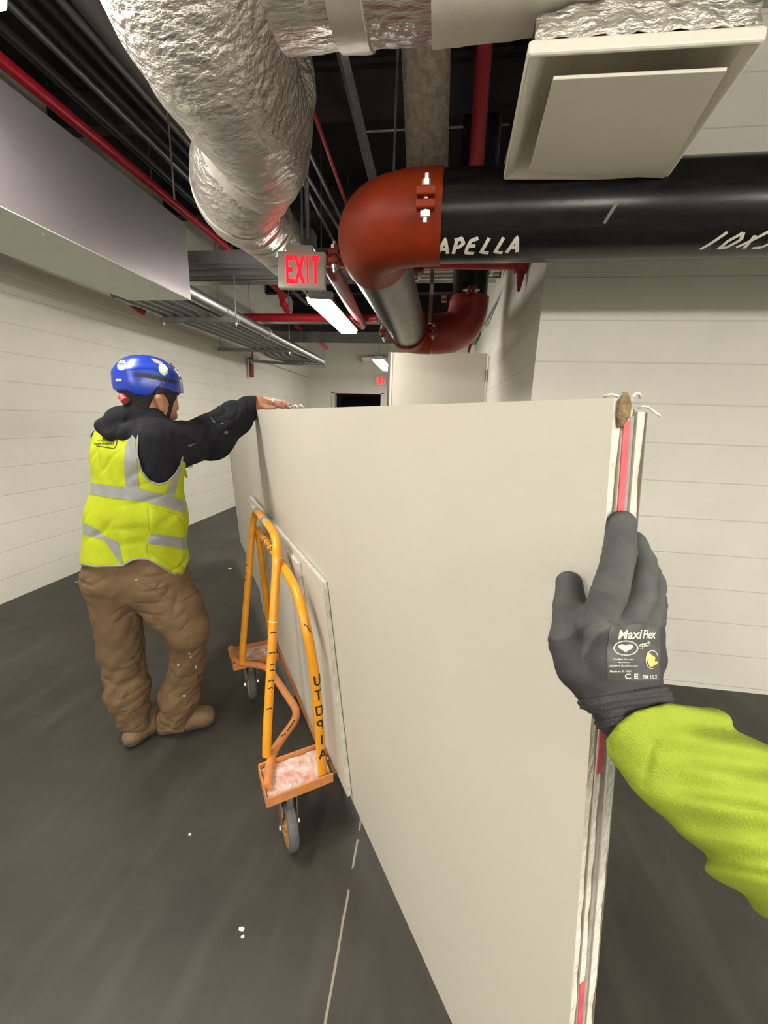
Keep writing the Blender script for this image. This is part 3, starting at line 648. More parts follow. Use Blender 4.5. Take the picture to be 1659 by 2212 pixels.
# torn paper at the near top corner
bm = bmesh.new(); duct_sec(bm, [TL(.2185, .0075, 1.390), TL(.217, .008, 1.400), TL(.218, .0095, 1.411), TL(.220, .0115, 1.419)], [.0022, .0052, .005, .0015], amp=.15, seed=2, seg=14)
tag(objbm('paper_scrap', bm, M_brown, None, True), 'torn brown clump at the near top corner of the stack', 'paper scrap')
def curl(name, pts, r, label):
    bm = bmesh.new(); sweep(bm, fillet(pts, .004, 4), r, 8); tag(objbm(name, bm, M_core, None, True), label, 'paper scrap')
curl('paper_curl', [TL(.216, .013, 1.410), TL(.213, .014, 1.4175), TL(.211, .018, 1.4185), TL(.212, .021, 1.415)], .0012, 'white paper curl beside the brown clump on the stack corner')
curl('paper_curl', [TL(.224, .040, 1.408), TL(.221, .047, 1.4095), TL(.218, .054, 1.405), TL(.214, .058, 1.401)], .0012, 'white paper curl hanging off the far corner of the stack')
curl('paper_curl', [TL(.232, .001, 1.4155), TL(.226, .003, 1.4175), TL(.221, .006, 1.4155)], .0013, 'small white curl lying on the front sheet near the corner')
for k, (tt, dd) in enumerate([(1.28, .01), (1.30, .014), (1.25, .02)]):
    curl('gypsum_crumb', [TL(tt, dd, 1.421), TL(tt + .04, dd + .005, 1.427), TL(tt + .09, dd - .002, 1.421)], .0025, 'crumbly gypsum shreds on the top edge right of the bare hand, ' + ['lowest middle piece', 'nearer piece', 'piece furthest back'][k])

# ------------------------------------------------------------------ drywall cart
t = thing('drywall_cart', 'yellow orange tube frame drywall cart carrying the sheets', 'cart', T(1.5, .28, 0))
TR = .0155
outer = [T(1.19, .185, .235), T(1.20, .19, .30), T(1.375, .285, .965), T(1.90, .288, .965), T(1.80, .19, .30), T(1.79, .185, .225)]
inner = [T(1.06, .345, .215), T(1.07, .325, .60), T(1.09, .307, .74), T(1.17, .30, .84), T(1.36, .30, .858), T(1.93, .30, .858), T(1.94, .35, .215)]
hoop_o = fillet(outer, .10); hoop_i = fillet(inner, .07)
tube('outer_hoop', hoop_o, TR, M_yel, t, seg=20)
bm = bmesh.new(); sweep(bm, fillet(inner[:5], .09), TR, 20); objbm('inner_post', bm, M_yel, t, True, angle=50)
tube('cross_bar', [T(1.36, .30, .858), T(1.90, .298, .858)], TR * .95, M_yel, t, seg=20)
tube('inner_post', [T(1.885, .298, .86), T(1.93, .35, .215)], TR, M_yel, t, seg=20)
tube('base_tube', [T(1.95, .150, .222), T(1.82, .150, .222), T(1.72, .29, .222), T(1.35, .345, .222), T(1.20, .20, .222), T(1.075, .165, .222)], TR, M_yel2, t, seg=18, rad=.06)
bm = bmesh.new(); a = T(1.95, .368, .2); b_ = T(1.19, .385, .2)
dd = (b_ - a) / 2; obox(bm, (a + b_) / 2, dd, NN * .002, (0, 0, .02)); obox(bm, (a + b_) / 2 + NN * .012 - np.array([0, 0, .018]), dd, NN * .012, (0, 0, .002))
objbm('angle_rail', bm, M_yel2, t)
bm = bmesh.new(); obox(bm, T(1.5, .445, ZB - .012), U * .33, NN * .065, (0, 0, .008)); objbm('load_shelf', bm, M_yel2, t)
def tray(ta, tb, oa, ob, z):
    bm = bmesh.new(); th = .0025
    obox(bm, T((ta + tb) / 2, (oa + ob) / 2, z), U * (tb - ta) / 2, NN * (ob - oa) / 2, (0, 0, th))
    obox(bm, T(ta, (oa + ob) / 2, z + .006), U * th, NN * (ob - oa) / 2, (0, 0, .018)); obox(bm, T(tb, (oa + ob) / 2, z + .006), U * th, NN * (ob - oa) / 2, (0, 0, .018))
    obox(bm, T((ta + tb) / 2, oa, z + .006), U * (tb - ta) / 2, NN * th, (0, 0, .018))
    objbm('tray', bm, M_yel2, t, bevel=.002)
    bm = bmesh.new(); n_ = 14; m_ = 22; g_ = [[bm.verts.new(tuple(T(ta + .006 + (tb - ta - .012) * i / n_, oa + .006 + (ob - oa - .01) * j / m_, z + .005 + random.uniform(0, .004)))) for j in range(m_ + 1)] for i in range(n_ + 1)]
    for i in range(n_):
        for j in range(m_): bm.faces.new((g_[i][j], g_[i + 1][j], g_[i + 1][j + 1], g_[i][j + 1]))
    tag(objbm('gypsum_dust', bm, M_cream2, t), kind='stuff')
tray(1.035, 1.175, .155, .375, .200); tray(1.80, 1.95, .145, .36, .200)
def caster(tc_, oc_, name='caster'):
    RW = .078; W2 = .017; c = T(tc_ - .03, oc_, RW); top = T(tc_, oc_, .196)
    f_ = bpy.data.objects.new(name, None); COL.objects.link(f_); f_.parent = t; f_.matrix_parent_inverse = Matrix.Translation(t.location).inverted(); f_.location = Vector(top)
    def L(nm, bm, m, sm=True):
        me = bpy.data.meshes.new(nm); bmesh.ops.recalc_face_normals(bm, faces=bm.faces); bm.to_mesh(me); bm.free(); me.materials.append(m)
        if sm:
            for p in me.polygons: p.use_smooth = True
            me.set_sharp_from_angle(angle=math.radians(35))
        o = bpy.data.objects.new(nm, me); COL.objects.link(o); o.parent = f_; me.transform(Matrix.Translation(-Vector(top))); return o
    def lathe(prof):
        bm = bmesh.new(); n_ = 48; rings = []
        for a_, r_ in prof:
            rings.append([bm.verts.new(tuple(c + NN * a_ + (U * math.cos(2 * PI * k / n_) + np.array([0, 0, 1.]) * math.sin(2 * PI * k / n_)) * r_)) for k in range(n_)])
        for i in range(len(rings)):
            j = (i + 1) % len(rings)
            for k in range(n_): bm.faces.new((rings[i][k], rings[i][(k + 1) % n_], rings[j][(k + 1) % n_], rings[j][k]))
        return bm
    L('tread', lathe([(-W2 * .8, RW * .78), (-W2, RW * .86), (-W2 * .8, RW * .96), (-W2 * .3, RW), (W2 * .3, RW), (W2 * .8, RW * .96), (W2, RW * .86), (W2 * .8, RW * .78)]), M_tread)
    bm = lathe([(-W2 * .86, RW * .79), (-W2 * .9, RW * .66), (-W2 * .3, RW * .55), (-W2 * .3, RW * .3), (-W2 * 1.1, RW * .25), (-W2 * 1.1, .006), (W2 * 1.1, .006), (W2 * 1.1, RW * .25), (W2 * .3, RW * .3), (W2 * .3, RW * .55), (W2 * .9, RW * .66), (W2 * .86, RW * .79)])
    for k in range(5):
        an = k * 2 * PI / 5; d_ = U * math.cos(an) + np.array([0, 0, 1.]) * math.sin(an); s_ = np.cross(NN, d_); obox(bm, c + d_ * RW * .43, d_ * RW * .2, s_ * .005, NN * W2 * .7)
    L('wheel_hub', bm, M_hub)
    for sgn in (-1, 1):
        bm = bmesh.new(); o_ = NN * sgn * .026; a_ = c + o_ - np.array([0, 0, .012]); e_ = top + o_ - np.array([0, 0, .012])
        s_ = U; w0, w1 = .011, .03
        pts = [a_ - s_ * w0, a_ + s_ * w0, e_ + s_ * w1, e_ - s_ * w1]
        hexa(bm, [p - NN * .0018 for p in pts] + [p + NN * .0018 for p in pts]); L('fork_leg', bm, M_fork, False)
    bm = bmesh.new(); sweep(bm, [c - NN * .034, c + NN * .034], .006, 10); sweep(bm, [c - NN * .034, c - NN * .028], .011, 6); sweep(bm, [c + NN * .028, c + NN * .034], .011, 6); L('axle_bolt', bm, M_zinc)
    bm = bmesh.new(); obox(bm, top - np.array([0, 0, .012]), U * .032, NN * .028, (0, 0, .003)); sweep(bm, [top - np.array([0, 0, .01]), top], .024, 20); obox(bm, T(tc_ - .035, oc_, .166), U * .012, NN * .009, (0, 0, .022)); L('swivel_plate', bm, M_fork, False)
caster(1.075, .225); caster(1.86, .225); caster(1.27, .455); caster(1.75, .455)
# marker writing wrapped on the tubes
def on_tube(a, b_, r_, side, flip=1):
    a = np.asarray(a, float); b_ = np.asarray(b_, float); ax = (b_ - a) / np.linalg.norm(b_ - a); L_ = np.linalg.norm(b_ - a)
    mid = (a + b_) / 2; v_ = CAM - mid if side is None else np.asarray(side, float)
    e1_ = v_ - ax * (v_ @ ax); e1_ /= np.linalg.norm(e1_); e2_ = np.cross(ax, e1_) * flip
    return lambda s_, q: a + ax * s_ + (e1_ * math.cos(q / r_) + e2_ * math.sin(q / r_)) * (r_ + .0006)
side_view = (.55, -.65, .5)
fm = on_tube(inner[0], inner[1], TR, side_view)
# letters stacked down the near post: each is drawn across the tube
def stacked(txt, s_top, step, h_, w_, f, flipx=1):
    st = []
    for i, ch in enumerate(txt):
        for s_ in GL.get(ch, []): st.append([(s_top - i * step - (1 - b_) * h_, (a_ - .5) * w_ * flipx) for a_, b_ in s_])
    return st
ribbon('marker_lettering', stacked('UTOPIA', .385, .056, .036, .026, None, -1), .0056, fm, M_ink, t, sub=6)
fm2 = on_tube(T(1.90, .298, .858), T(1.36, .30, .858), TR * .95, (.3, -.8, .55))
ribbon('marker_lettering', text_strokes('UTOPIA', .13, -.013, .045, .026, gap=.5), .0045, fm2, M_ink, t, sub=6)
fm3 = on_tube(outer[1], outer[2], TR, (.5, -.75, .35))
rnd = random.Random(3)
ribbon('marker_marks', [[(z_, -.006 + rnd.uniform(-.006, .004)), (z_ + .004, .004), (z_ - .002, .010)] for z_ in (.10, .17, .195, .23, .25, .29, .36)], .004, fm3, M_ink, t, sub=4)
fm4 = on_tube(outer[4], outer[3], TR, (.1, -.9, .2))
ribbon('marker_marks', [[(z_, -.012), (z_ + .006, -.004)] for z_ in (.33, .36, .40)], .004, fm4, M_ink, t, sub=4)
fm5 = on_tube(inner[2], inner[3], TR, side_view)
ribbon('marker_marks', [[(-.02, -.010), (-.028, -.002), (-.045, .003), (-.05, .010)], [(-.075, .006), (-.08, .009)]], .0035, fm, M_ink, t, sub=4) if False else ribbon('marker_marks', [[(.02, -.010), (.012, -.002), (-.005, .003), (-.01, .010)]], .0035, fm5, M_ink, t, sub=4)
fm6 = on_tube(T(1.35, .345, .222), T(1.20, .20, .222), TR, (.1, -.4, .9))
ribbon('marker_marks', [[(.05, -.003), (.11, -.005)], [(.12, -.006), (.14, .002)]], .004, fm6, M_ink, t, sub=4)
a, b_ = np.array(outer[3]), np.array(outer[2]); d_ = (b_ - a) / np.linalg.norm(b_ - a)
bm = bmesh.new(); sweep(bm, [a + d_ * .26, a + d_ * .285], TR + .0008, 20); objbm('blue_tape', bm, M_blue, t, True)
a, b_ = np.array(outer[1]), np.array(outer[2]); d_ = (b_ - a) / np.linalg.norm(b_ - a)
bm = bmesh.new(); sweep(bm, [a + d_ * .395, a + d_ * .398], TR + .0012, 20); objbm('white_cord', bm, M_chalk, t, True)

# ------------------------------------------------------------------ litter
def crumb(px, py, r, label):
    p = Uz(px, py, 0); bm = bmesh.new(); bmesh.ops.create_icosphere(bm, subdivisions=2, radius=r)
    for v_ in bm.verts: v_.co = Vector((v_.co.x * 1.3, v_.co.y, v_.co.z * .45)) * random.uniform(.55, 1.3) + Vector((p[0], p[1], r * .4))
    tag(objbm('drywall_crumb', bm, M_chalk), label, 'debris')
for q in [(521, 2008, .006, 'white drywall crumb lying on the floor near the bottom edge, largest one'), (524, 2024, .004, 'small crumb touching the largest crumb on the floor'), (410, 1803, .004, 'white crumb on the open floor left of the front caster'),
          (165, 1258, .006, 'white crumb on the floor at the foot of the left wall'), (497, 1230, .014, 'pale scrap on the floor just left of the cart hoop')]: crumb(*q)
#PEOPLE
# ------------------------------------------------------------------ implicit surfaces for people and clothing
def snets(f, lo, hi, h):
    lo = np.array(lo, float); hi = np.array(hi, float)
    n = np.maximum(((hi - lo) / h).astype(int) + 1, 4)
    ax = [lo[i] + h * np.arange(n[i]) for i in range(3)]
    G = np.stack(np.meshgrid(*ax, indexing='ij'), -1).reshape(-1, 3)
    V = np.concatenate([f(G[i:i + 400000]) for i in range(0, len(G), 400000)]).reshape(n)
    ins = V < 0
    cs = np.zeros(tuple(n - 1), int)
    for a in (0, 1):
        for b in (0, 1):
            for c in (0, 1): cs += ins[a:n[0] - 1 + a, b:n[1] - 1 + b, c:n[2] - 1 + c]
    act = (cs > 0) & (cs < 8); idx = -np.ones(act.shape, int); cells = np.argwhere(act); idx[act] = np.arange(len(cells))
    acc = np.zeros((len(cells), 3)); cnt = np.zeros(len(cells))
    for d in range(3):
        e = np.eye(3, dtype=int)[d]; o1, o2 = [np.eye(3, dtype=int)[k] for k in range(3) if k != d]
        for a in (0, 1):
            for b in (0, 1):
                p0 = cells + a * o1 + b * o2; p1 = p0 + e
                v0 = V[tuple(p0.T)]; v1 = V[tuple(p1.T)]; m = (v0 < 0) != (v1 < 0)
                t = np.where(m, v0 / np.where(m, v0 - v1, 1), 0)
                acc += np.where(m[:, None], (p0 - cells) + e * t[:, None], 0); cnt += m
    verts = lo + h * (cells + acc / cnt[:, None])
    faces = []
    for d in range(3):
        e = np.eye(3, dtype=int)[d]; o1 = np.eye(3, dtype=int)[(d + 1) % 3]; o2 = np.eye(3, dtype=int)[(d + 2) % 3]
        sl0 = [slice(0, n[k] - (1 if k == d else 0)) for k in range(3)]; sl1 = [slice(1 if k == d else 0, n[k]) for k in range(3)]
        A = ins[tuple(sl0)]; B = ins[tuple(sl1)]; E_ = np.argwhere(A != B)
        ok = np.all(E_ - o1 - o2 >= 0, 1) & np.all(E_ < np.array(act.shape), 1); E_ = E_[ok]
        q = [idx[tuple((E_ - o1 - o2).T)], idx[tuple((E_ - o2).T)], idx[tuple(E_.T)], idx[tuple((E_ - o1).T)]]
        Q = np.stack(q, 1); fl = ~A[tuple(E_.T)]; Q[fl] = Q[fl][:, ::-1]; faces.append(Q)
    Fq = np.concatenate(faces); Fq = Fq[(Fq >= 0).all(1)]
    return verts, Fq
def np_mesh(name, v, fq, m, parent, attr=None):
    me = bpy.data.meshes.new(name); me.from_pydata([tuple(x) for x in v.tolist()], [], fq.tolist()); me.update()
    if attr is not None:
        for k, a in attr.items():
            at = me.attributes.new(k, 'FLOAT', 'POINT'); at.data.foreach_set('value', np.asarray(a, np.float32))
    return link(name, me, m, parent, True)
def caps(p, a, b, ra, rb):
    a = np.asarray(a, float); b = np.asarray(b, float); ab = b - a; t = np.clip(((p - a) @ ab) / max(ab @ ab, 1e-9), 0, 1)
    return np.linalg.norm(p - a - t[:, None] * ab, axis=1) - (ra + (rb - ra) * t)
def smin(a, b, k):
    h = np.clip(.5 + .5 * (b - a) / k, 0, 1); return b * (1 - h) + a * h - k * h * (1 - h)
def smax(a, b, k): return -smin(-a, -b, k)
def chain(p, pts, k):
    d = None
    for i in range(len(pts) - 1):
        c = caps(p, pts[i][0], pts[i + 1][0], pts[i][1], pts[i + 1][1]); d = c if d is None else smin(d, c, k)
    return d
def union(p, chains, k, inner=None):
    d = None
    for c in chains:
        e = chain(p, c, inner or k); d = e if d is None else smin(d, e, k)
    return d
def wrinkle(p, seed, fr, n=5):
    rs = np.random.RandomState(seed); o = np.zeros(len(p))
    for i in range(n):
        k = rs.normal(size=3); k *= fr * (1 + .7 * i) / np.linalg.norm(k); k2 = rs.normal(size=3) * fr * .5
        o += np.sin(p @ k + 1.5 * np.sin(p @ k2 + rs.uniform(0, 6)) + rs.uniform(0, 6)) / (1 + .5 * i)
    return o / n
def crease(p, seed, fr, w=.3):
    rs = np.random.RandomState(seed); o = np.zeros(len(p))
    for i in range(3):
        k = rs.normal(size=3); k *= fr * (1 + .5 * i) / np.linalg.norm(k); k2 = rs.normal(size=3) * fr * .35; k3 = rs.normal(size=3) * fr * .4
        o += np.exp(-(np.sin(p @ k + 1.6 * np.sin(p @ k2)) / w) ** 2) * np.clip(np.sin(p @ k3 + rs.uniform(0, 6)), 0, 1)
    return o
def polyd(px, py, poly):     # signed distance to a polygon, negative inside
    d = np.full(len(px), 1e9); inside = np.zeros(len(px), bool); n = len(poly)
    for i in range(n):
        ax_, ay_ = poly[i]; bx_, by_ = poly[(i + 1) % n]; ex_, ey_ = bx_ - ax_, by_ - ay_; wx, wy = px - ax_, py - ay_
        t = np.clip((wx * ex_ + wy * ey_) / (ex_ * ex_ + ey_ * ey_), 0, 1); d = np.minimum(d, (wx - ex_ * t) ** 2 + (wy - ey_ * t) ** 2)
        c = ((ay_ > py) != (by_ > py)) & (px < ex_ * (py - ay_) / (ey_ if ey_ else 1e-9) + ax_); inside ^= c
    d = np.sqrt(d); return np.where(inside, -d, d)
def bounds(chs, m):
    P_ = np.array([q[0] for c in chs for q in c]); r_ = max(q[1] for c in chs for q in c)
    return P_.min(0) - r_ - m, P_.max(0) + r_ + m
def bvh_of(v, fq): return BVHTree.FromPolygons([tuple(x) for x in v.tolist()], fq.tolist())
def decal(name, polys, bvh, m, parent, off=.0012, step=3.0, thick=0):
    """thin appliqué shapes laid on a surface, outlines given as seen from the front"""
    bm = bmesh.new()
    for poly in polys:
        vs = [bm.verts.new((x, y, 0)) for x, y in poly]; bm.faces.new(vs)
    bmesh.ops.triangulate(bm, faces=bm.faces)
    for _ in range(7):
        es = [e for e in bm.edges if e.calc_length() > step]
        if not es: break
        bmesh.ops.subdivide_edges(bm, edges=es, cuts=1); bmesh.ops.triangulate(bm, faces=bm.faces)
    kill = []
    o_ = Vector(CAM)
    for v_ in bm.verts:
        d = Vector(ray(v_.co.x, v_.co.y)).normalized(); h = bvh.ray_cast(o_, d)
        if h[0] is None: kill.append(v_); continue
        v_.co = h[0] - d * off
    bmesh.ops.delete(bm, geom=kill, context='VERTS')
    return objbm(name, bm, m, parent, smooth=True)
def ell(cx, cy, a, b, n=24, rot=0): return [(cx + a * math.cos(t) * math.cos(rot) - b * math.sin(t) * math.sin(rot), cy + a * math.cos(t) * math.sin(rot) + b * math.sin(t) * math.cos(rot)) for t in [2 * PI * k / n for k in range(n)]]
def font_polys(txt, size, x0, y0, squash=1.0, shear=0, rot=0):
    """letter faces of built-in font as triangles in picture-plane coordinates"""
    cu = bpy.data.curves.new('t', 'FONT'); cu.body = txt; cu.size = size; cu.shear = shear; cu.resolution_u = 3; cu.offset = size * .018
    ob = bpy.data.objects.new('t', cu); COL.objects.link(ob); dg = bpy.context.evaluated_depsgraph_get(); me = bpy.data.meshes.new_from_object(ob.evaluated_get(dg))
    out = [[(x0 + (me.vertices[i].co.x * squash) * math.cos(rot) + me.vertices[i].co.y * math.sin(rot), y0 + me.vertices[i].co.x * squash * math.sin(rot) - me.vertices[i].co.y * math.cos(rot)) for i in p.vertices] for p in me.polygons]
    bpy.data.objects.remove(ob); bpy.data.curves.remove(cu); bpy.data.meshes.remove(me); return out
def slab(x0, y0, x1, y1, w): 
    dx, dy = x1 - x0, y1 - y0; l = math.hypot(dx, dy); nx, ny = -dy / l * w / 2, dx / l * w / 2
    return [(x0 + nx, y0 + ny), (x1 + nx, y1 + ny), (x1 - nx, y1 - ny), (x0 - nx, y0 - ny)]

M_skin = mat('warm_brown_skin', (.42, .19, .11), .5, noise=.12, nscale=40, bump=.1, bscale=300)
M_hood = mat('charcoal_fleece', (.016, .017, .021), .9, col2=(.011, .011, .014), nscale=40, bump=.35, bscale=400, spec=.2)
M_hiviz = mat('yellow_hi_vis_mesh', (.40, .465, .015), .65, noise=.10, nscale=14, bump=.25, bscale=500, spec=.2)
M_tape = mat('silver_reflective_tape', (.25, .255, .25), .5, noise=.12, nscale=30, spec=.5)
M_trim = mat('grey_binding', (.25, .26, .24), .7)
M_trou = mat('tan_work_trousers', (.165, .105, .055), .85, noise=.25, nscale=9, bump=.3, bscale=300, spec=.2)
M_boot = mat('tan_leather_boot', (.20, .12, .06), .65, noise=.3, nscale=25, bump=.2, bscale=150)
M_sole = mat('dusty_boot_sole', (.055, .05, .045), .85, noise=.3, nscale=30)
M_hair = mat('black_hair', (.010, .008, .008), .7, bump=.5, bscale=300)
M_helm = mat('blue_helmet_shell', (.008, .038, .36), .3)
M_stick = mat('white_sticker', (.70, .69, .66), .5); M_stick2 = mat('peach_sticker', (.70, .45, .30), .5); M_stickn = mat('navy_print', (.03, .05, .12), .5)
M_sleeve = mat('yellow_hi_vis_sleeve', (.27, .34, .030), .7, noise=.06, nscale=18, bump=.35, bscale=700, spec=.2)
M_glove = mat('grey_knit_glove', (.042, .038, .041), .75, noise=.12, nscale=60, bump=.25, bscale=900, spec=.3)
M_print = mat('pale_glove_print', (.50, .53, .44), .6); M_printd = mat('black_print_patch', (.045, .044, .042), .6); M_printo = mat('orange_glove_print', (.80, .42, .10), .6)
M_lens2 = mat('safety_glasses', (.05, .05, .05), .1)

# ------------------------------------------------------------------ worker
P0 = np.array([-1.15, 1.35]); VV = np.array([-.65, .76]); VV /= np.linalg.norm(VV)
def M(px, py, s):
    d = ray(px, py); t = (s + P0 @ VV) / (d[0] * VV[0] + d[1] * VV[1]); return CAM + t * d
def W(px, py, s, rp):
    p = M(px, py, s); D = (p - CAM) @ R[:, 2]; return (p, rp * D / F)
wk = thing('person', 'worker in blue helmet, black hoodie and yellow vest, hand on the sheets', 'person', (-1.2, 1.35, 0))
arm = [W(338, 948, -.09, 44), W(395, 960, -.03, 44), W(455, 945, .06, 46), W(505, 905, .15, 35), W(540, 880, .21, 22), W(553, 869.5, .24, 15)]
torso = [[W(270, 990, .06, 54), W(332, 995, -.06, 54)], [W(262, 1120, .05, 56), W(334, 1120, -.05, 56)], [W(250, 1205, .04, 56), W(338, 1215, -.04, 54)],
         [W(270, 990, .06, 54), W(262, 1120, .05, 56), W(248, 1200, .04, 56)], [W(332, 995, -.06, 54), W(334, 1120, -.05, 56), W(338, 1215, -.04, 54)], [W(300, 990, 0, 60), W(296, 1200, 0, 62)],
         [W(248, 950, .10, 34), W(300, 935, .02, 36), W(335, 948, -.08, 42)]]
legs = [[W(256, 1204, .04, 46), W(332, 1208, -.04, 46)], [W(256, 1204, .04, 46), W(246, 1240, .04, 50)], [W(332, 1208, -.04, 46), W(340, 1245, -.04, 50)], [W(243, 1245, .04, 54), W(342, 1250, -.04, 56)], [W(247, 1262, .04, 52), W(262, 1400, .05, 42), W(276, 1490, .03, 42), W(292, 1562, .01, 30)],
        [W(338, 1262, -.04, 60), W(378, 1315, -.08, 54), W(404, 1356, -.11, 43), W(407, 1425, -.07, 33), W(391, 1495, -.04, 40), W(380, 1556, -.03, 34)]]
neck = [W(305, 935, 0, 34), W(318, 880, 0, 36), W(322, 850, 0, 44)]
headc = [[W(312, 836, 0, 50), W(332, 838, 0, 46)], [W(335, 850, 0, 40), W(352, 882, .0, 24), W(368, 896, .02, 12)], [W(345, 850, .01, 36), W(362, 870, .015, 20)], neck]
hand = [[W(545, 874, .23, 11), W(562, 869, .25, 12), W(583, 869, .27, 11)], [W(562, 872, .22, 10), W(584, 873, .235, 9)]]
fing = [[W(584, 868, .29, 7.5), W(606, 869, .31, 6), W(622, 876, .32, 4.6)], [W(585, 869, .275, 7.5), W(610, 871, .285, 6), W(628, 878, .29, 4.6)], [W(585, 871, .255, 7.5), W(607, 873, .26, 6), W(624, 879.5, .262, 4.6)],
        [W(584, 874, .24, 6.5), W(602, 876, .238, 5.4), W(614, 880, .236, 4.2)], [W(560, 876, .215, 7), W(578, 880, .20, 6), W(592, 881, .19, 5)]]
def shrink(chs, f, m=0): return [[(p, max(.004, r_ * f - m)) for p, r_ in c] for c in chs]
left_arm = [[W(236, 955, .12, 34), W(270, 1060, .24, 26), W(330, 1050, .34, 22), W(350, 1040, .36, 18)]]
B_ch = shrink(torso, .68) + shrink(legs, .72) + shrink([arm[:-1] + [W(548, 872, .235, 11)]], .72) + headc + hand + shrink(left_arm, .7)
def f_body(p):
    d = union(p, B_ch, .015, .02); e = union(p, fing, .002, .004); d = smin(d, e, .006)
    ear = np.minimum(caps(p, W(344, 860, -.092, 1)[0], W(350, 884, -.080, 1)[0], .015, .010), 9)
    ear = smax(ear, -caps(p, W(347, 864, -.110, 1)[0], W(350, 876, -.100, 1)[0], .0085, .0065), .004)
    d = smin(d, ear, .006)
    nose = caps(p, W(379, 868, .03, 1)[0], W(381, 882, .035, 1)[0], .008, .010); d = smin(d, nose, .012)
    lips = caps(p, W(378, 897, .02, 1)[0], W(378, 902, .02, 1)[0], .008, .008); d = smin(d, lips, .01)
    return d
lo, hi = bounds(B_ch + fing, .01)
v, fq = snets(f_body, lo, hi, .0068); 
np_mesh('body', v, fq, M_skin, wk)
# finer hand: same body surface in the hand region is kept coarse under the cuff
def f_hood(p):
    d = smin(union(p, torso, .04, .03) + .007, chain(p, arm, .03), .04)
    dr = [[W(226, 922, -.02, 17), W(260, 905, -.03, 24), W(300, 893, -.04, 22), W(335, 902, -.06, 17), W(366, 916, -.02, 10)], [W(226, 922, -.02, 17), W(238, 940, -.05, 14)], [W(235, 920, 0, 20), W(275, 935, -.07, 20), W(320, 925, -.08, 22)], [W(250, 905, .08, 22), W(330, 900, .10, 20)]]
    h = union(p, dr, .012, .02); d = smin(d, h, .012)
    d = smin(d, union(p, left_arm, .02, .02), .03)
    rx, ry = PX(p)
    fold = np.sin((rx * .7 + ry * .5) * .16 + 2 * np.sin(ry * .05)) * np.clip((rx - 330) / 60, 0, 1) * .0018
    d = d + fold + wrinkle(p, 5, 50) * .003 + crease(p, 6, 36) * .005
    d = smax(d, (rx - 553.5) * .0018, .004)
    return smax(d, (ry - 1196) * .0017, .01)
lo, hi = bounds(torso + [arm] + left_arm, .03)
v, fq = snets(f_hood, lo, hi, .0062); np_mesh('hoodie', v, fq, M_hood, wk); b_hood = bvh_of(v, fq)
decal('plaster_smudge', [[(452, 898), (466, 912), (462, 915)], ell(480, 915, 3, 2), ell(489, 934, 4, 3), [(405, 962), (424, 957), (410, 966)]], b_hood, mat('grey_smudge', (.10, .10, .10), .9), wk)
HOLE = [(314, 906), (304, 920), (298, 940), (296, 981), (305, 1017), (321, 1038), (343, 1047), (361, 1042), (379, 1024), (391, 1003), (396, 980), (430, 960), (420, 900), (340, 890)]
HEM = ([150, 172, 205, 265, 285, 300, 320, 345, 365, 385, 396, 405, 420], [1212, 1218, 1224, 1222, 1210, 1207, 1208, 1222, 1236, 1243, 1238, 1215, 1190])
def vest_edge(p):
    rx, ry = PX(p); s_ = p[:, :2] @ VV - P0 @ VV
    hole = polyd(rx, ry, HOLE); hole = np.where(s_ < .05, hole, 99)
    return hole, ry - np.interp(rx, *HEM), rx, ry, s_
def f_vest(p, grow=0):
    d = union(p, torso, .04, .03) - .005 - grow
    hole, hem, rx, ry, s_ = vest_edge(p)
    d = d + wrinkle(p, 9, 34) * .006 + crease(p, 4, 30) * .0055 + .004 * np.sin(rx * .09 + 1.2 * np.sin(ry * .03)) * np.clip((ry - 1080) / 80, 0, 1)
    pk = polyd(rx, ry, [(322, 1092), (400, 1112), (402, 1160), (398, 1215), (380, 1232), (318, 1190)]); d = d - np.where((s_ < .0), .006 * np.clip(-pk / 5, 0, 1), 0)
    d = smax(d, -hole * .0017, .003); d = smax(d, hem * .0017, .004)
    return smax(d, (918 - ry) * .0016, .006)
lo, hi = bounds(torso, .04)
v, fq = snets(f_vest, lo, hi, .0048)
vest = np_mesh('vest', v, fq, M_hiviz, wk); b_vest = bvh_of(v, fq)
def f_trim(which):
    def g_(p):
        hole, hem, rx, ry, s_ = vest_edge(p); d0 = f_vest(p)
        e_ = np.abs(hole) if which == 0 else np.where(ry > 1150, np.abs(hem), 99)
        return np.maximum(np.abs(d0) - .0035, e_ * .0017 - .0042)
    return g_
for which, nm in enumerate(('armhole_binding', 'hem_binding')):
    v2, fq2 = snets(f_trim(which), lo, hi, .0036); np_mesh(nm, v2, fq2, M_trim, vest)
tapes = {'back_tape': [(297, 915), (283, 935), (271, 963), (267.5, 996), (272, 1054), (299.5, 1057), (294.5, 981), (291, 950), (294, 932), (303, 915)],
         'waist_tape': [(196, 1043), (272, 1053), (300.7, 1056), (355, 1068.5), (394, 1080), (402, 1087), (403, 1110), (361, 1096), (319, 1084), (261.5, 1078), (194, 1068)],
         'front_tape': [(391, 1010), (378, 1030), (356, 1067), (376, 1075), (386, 1035), (394, 1012)],
         'hem_tape': [(181, 1129), (210, 1144), (224, 1157), (255.5, 1171), (265, 1218), (261, 1220), (225, 1166), (200, 1160), (175, 1153)],
         'pocket_tape': [(328, 1152), (403, 1164), (402, 1187), (360, 1180), (315.8, 1174), (322, 1160)]}
for k_, pl in tapes.items(): decal(k_, [pl], b_vest, M_tape, vest, off=.0025)
decal('back_print', [slab(208, 963, 245, 969, 1.6), slab(245, 969, 251, 962, 1.6), slab(251, 962, 256, 932, 1.6), slab(210, 951, 250, 951, 1.0)] + font_polys('AA', 17, 222, 949, 1.0) + font_polys('Supply Group LLC', 6.2, 203, 960, .95), b_vest, M_ink, vest, off=.002, step=4)
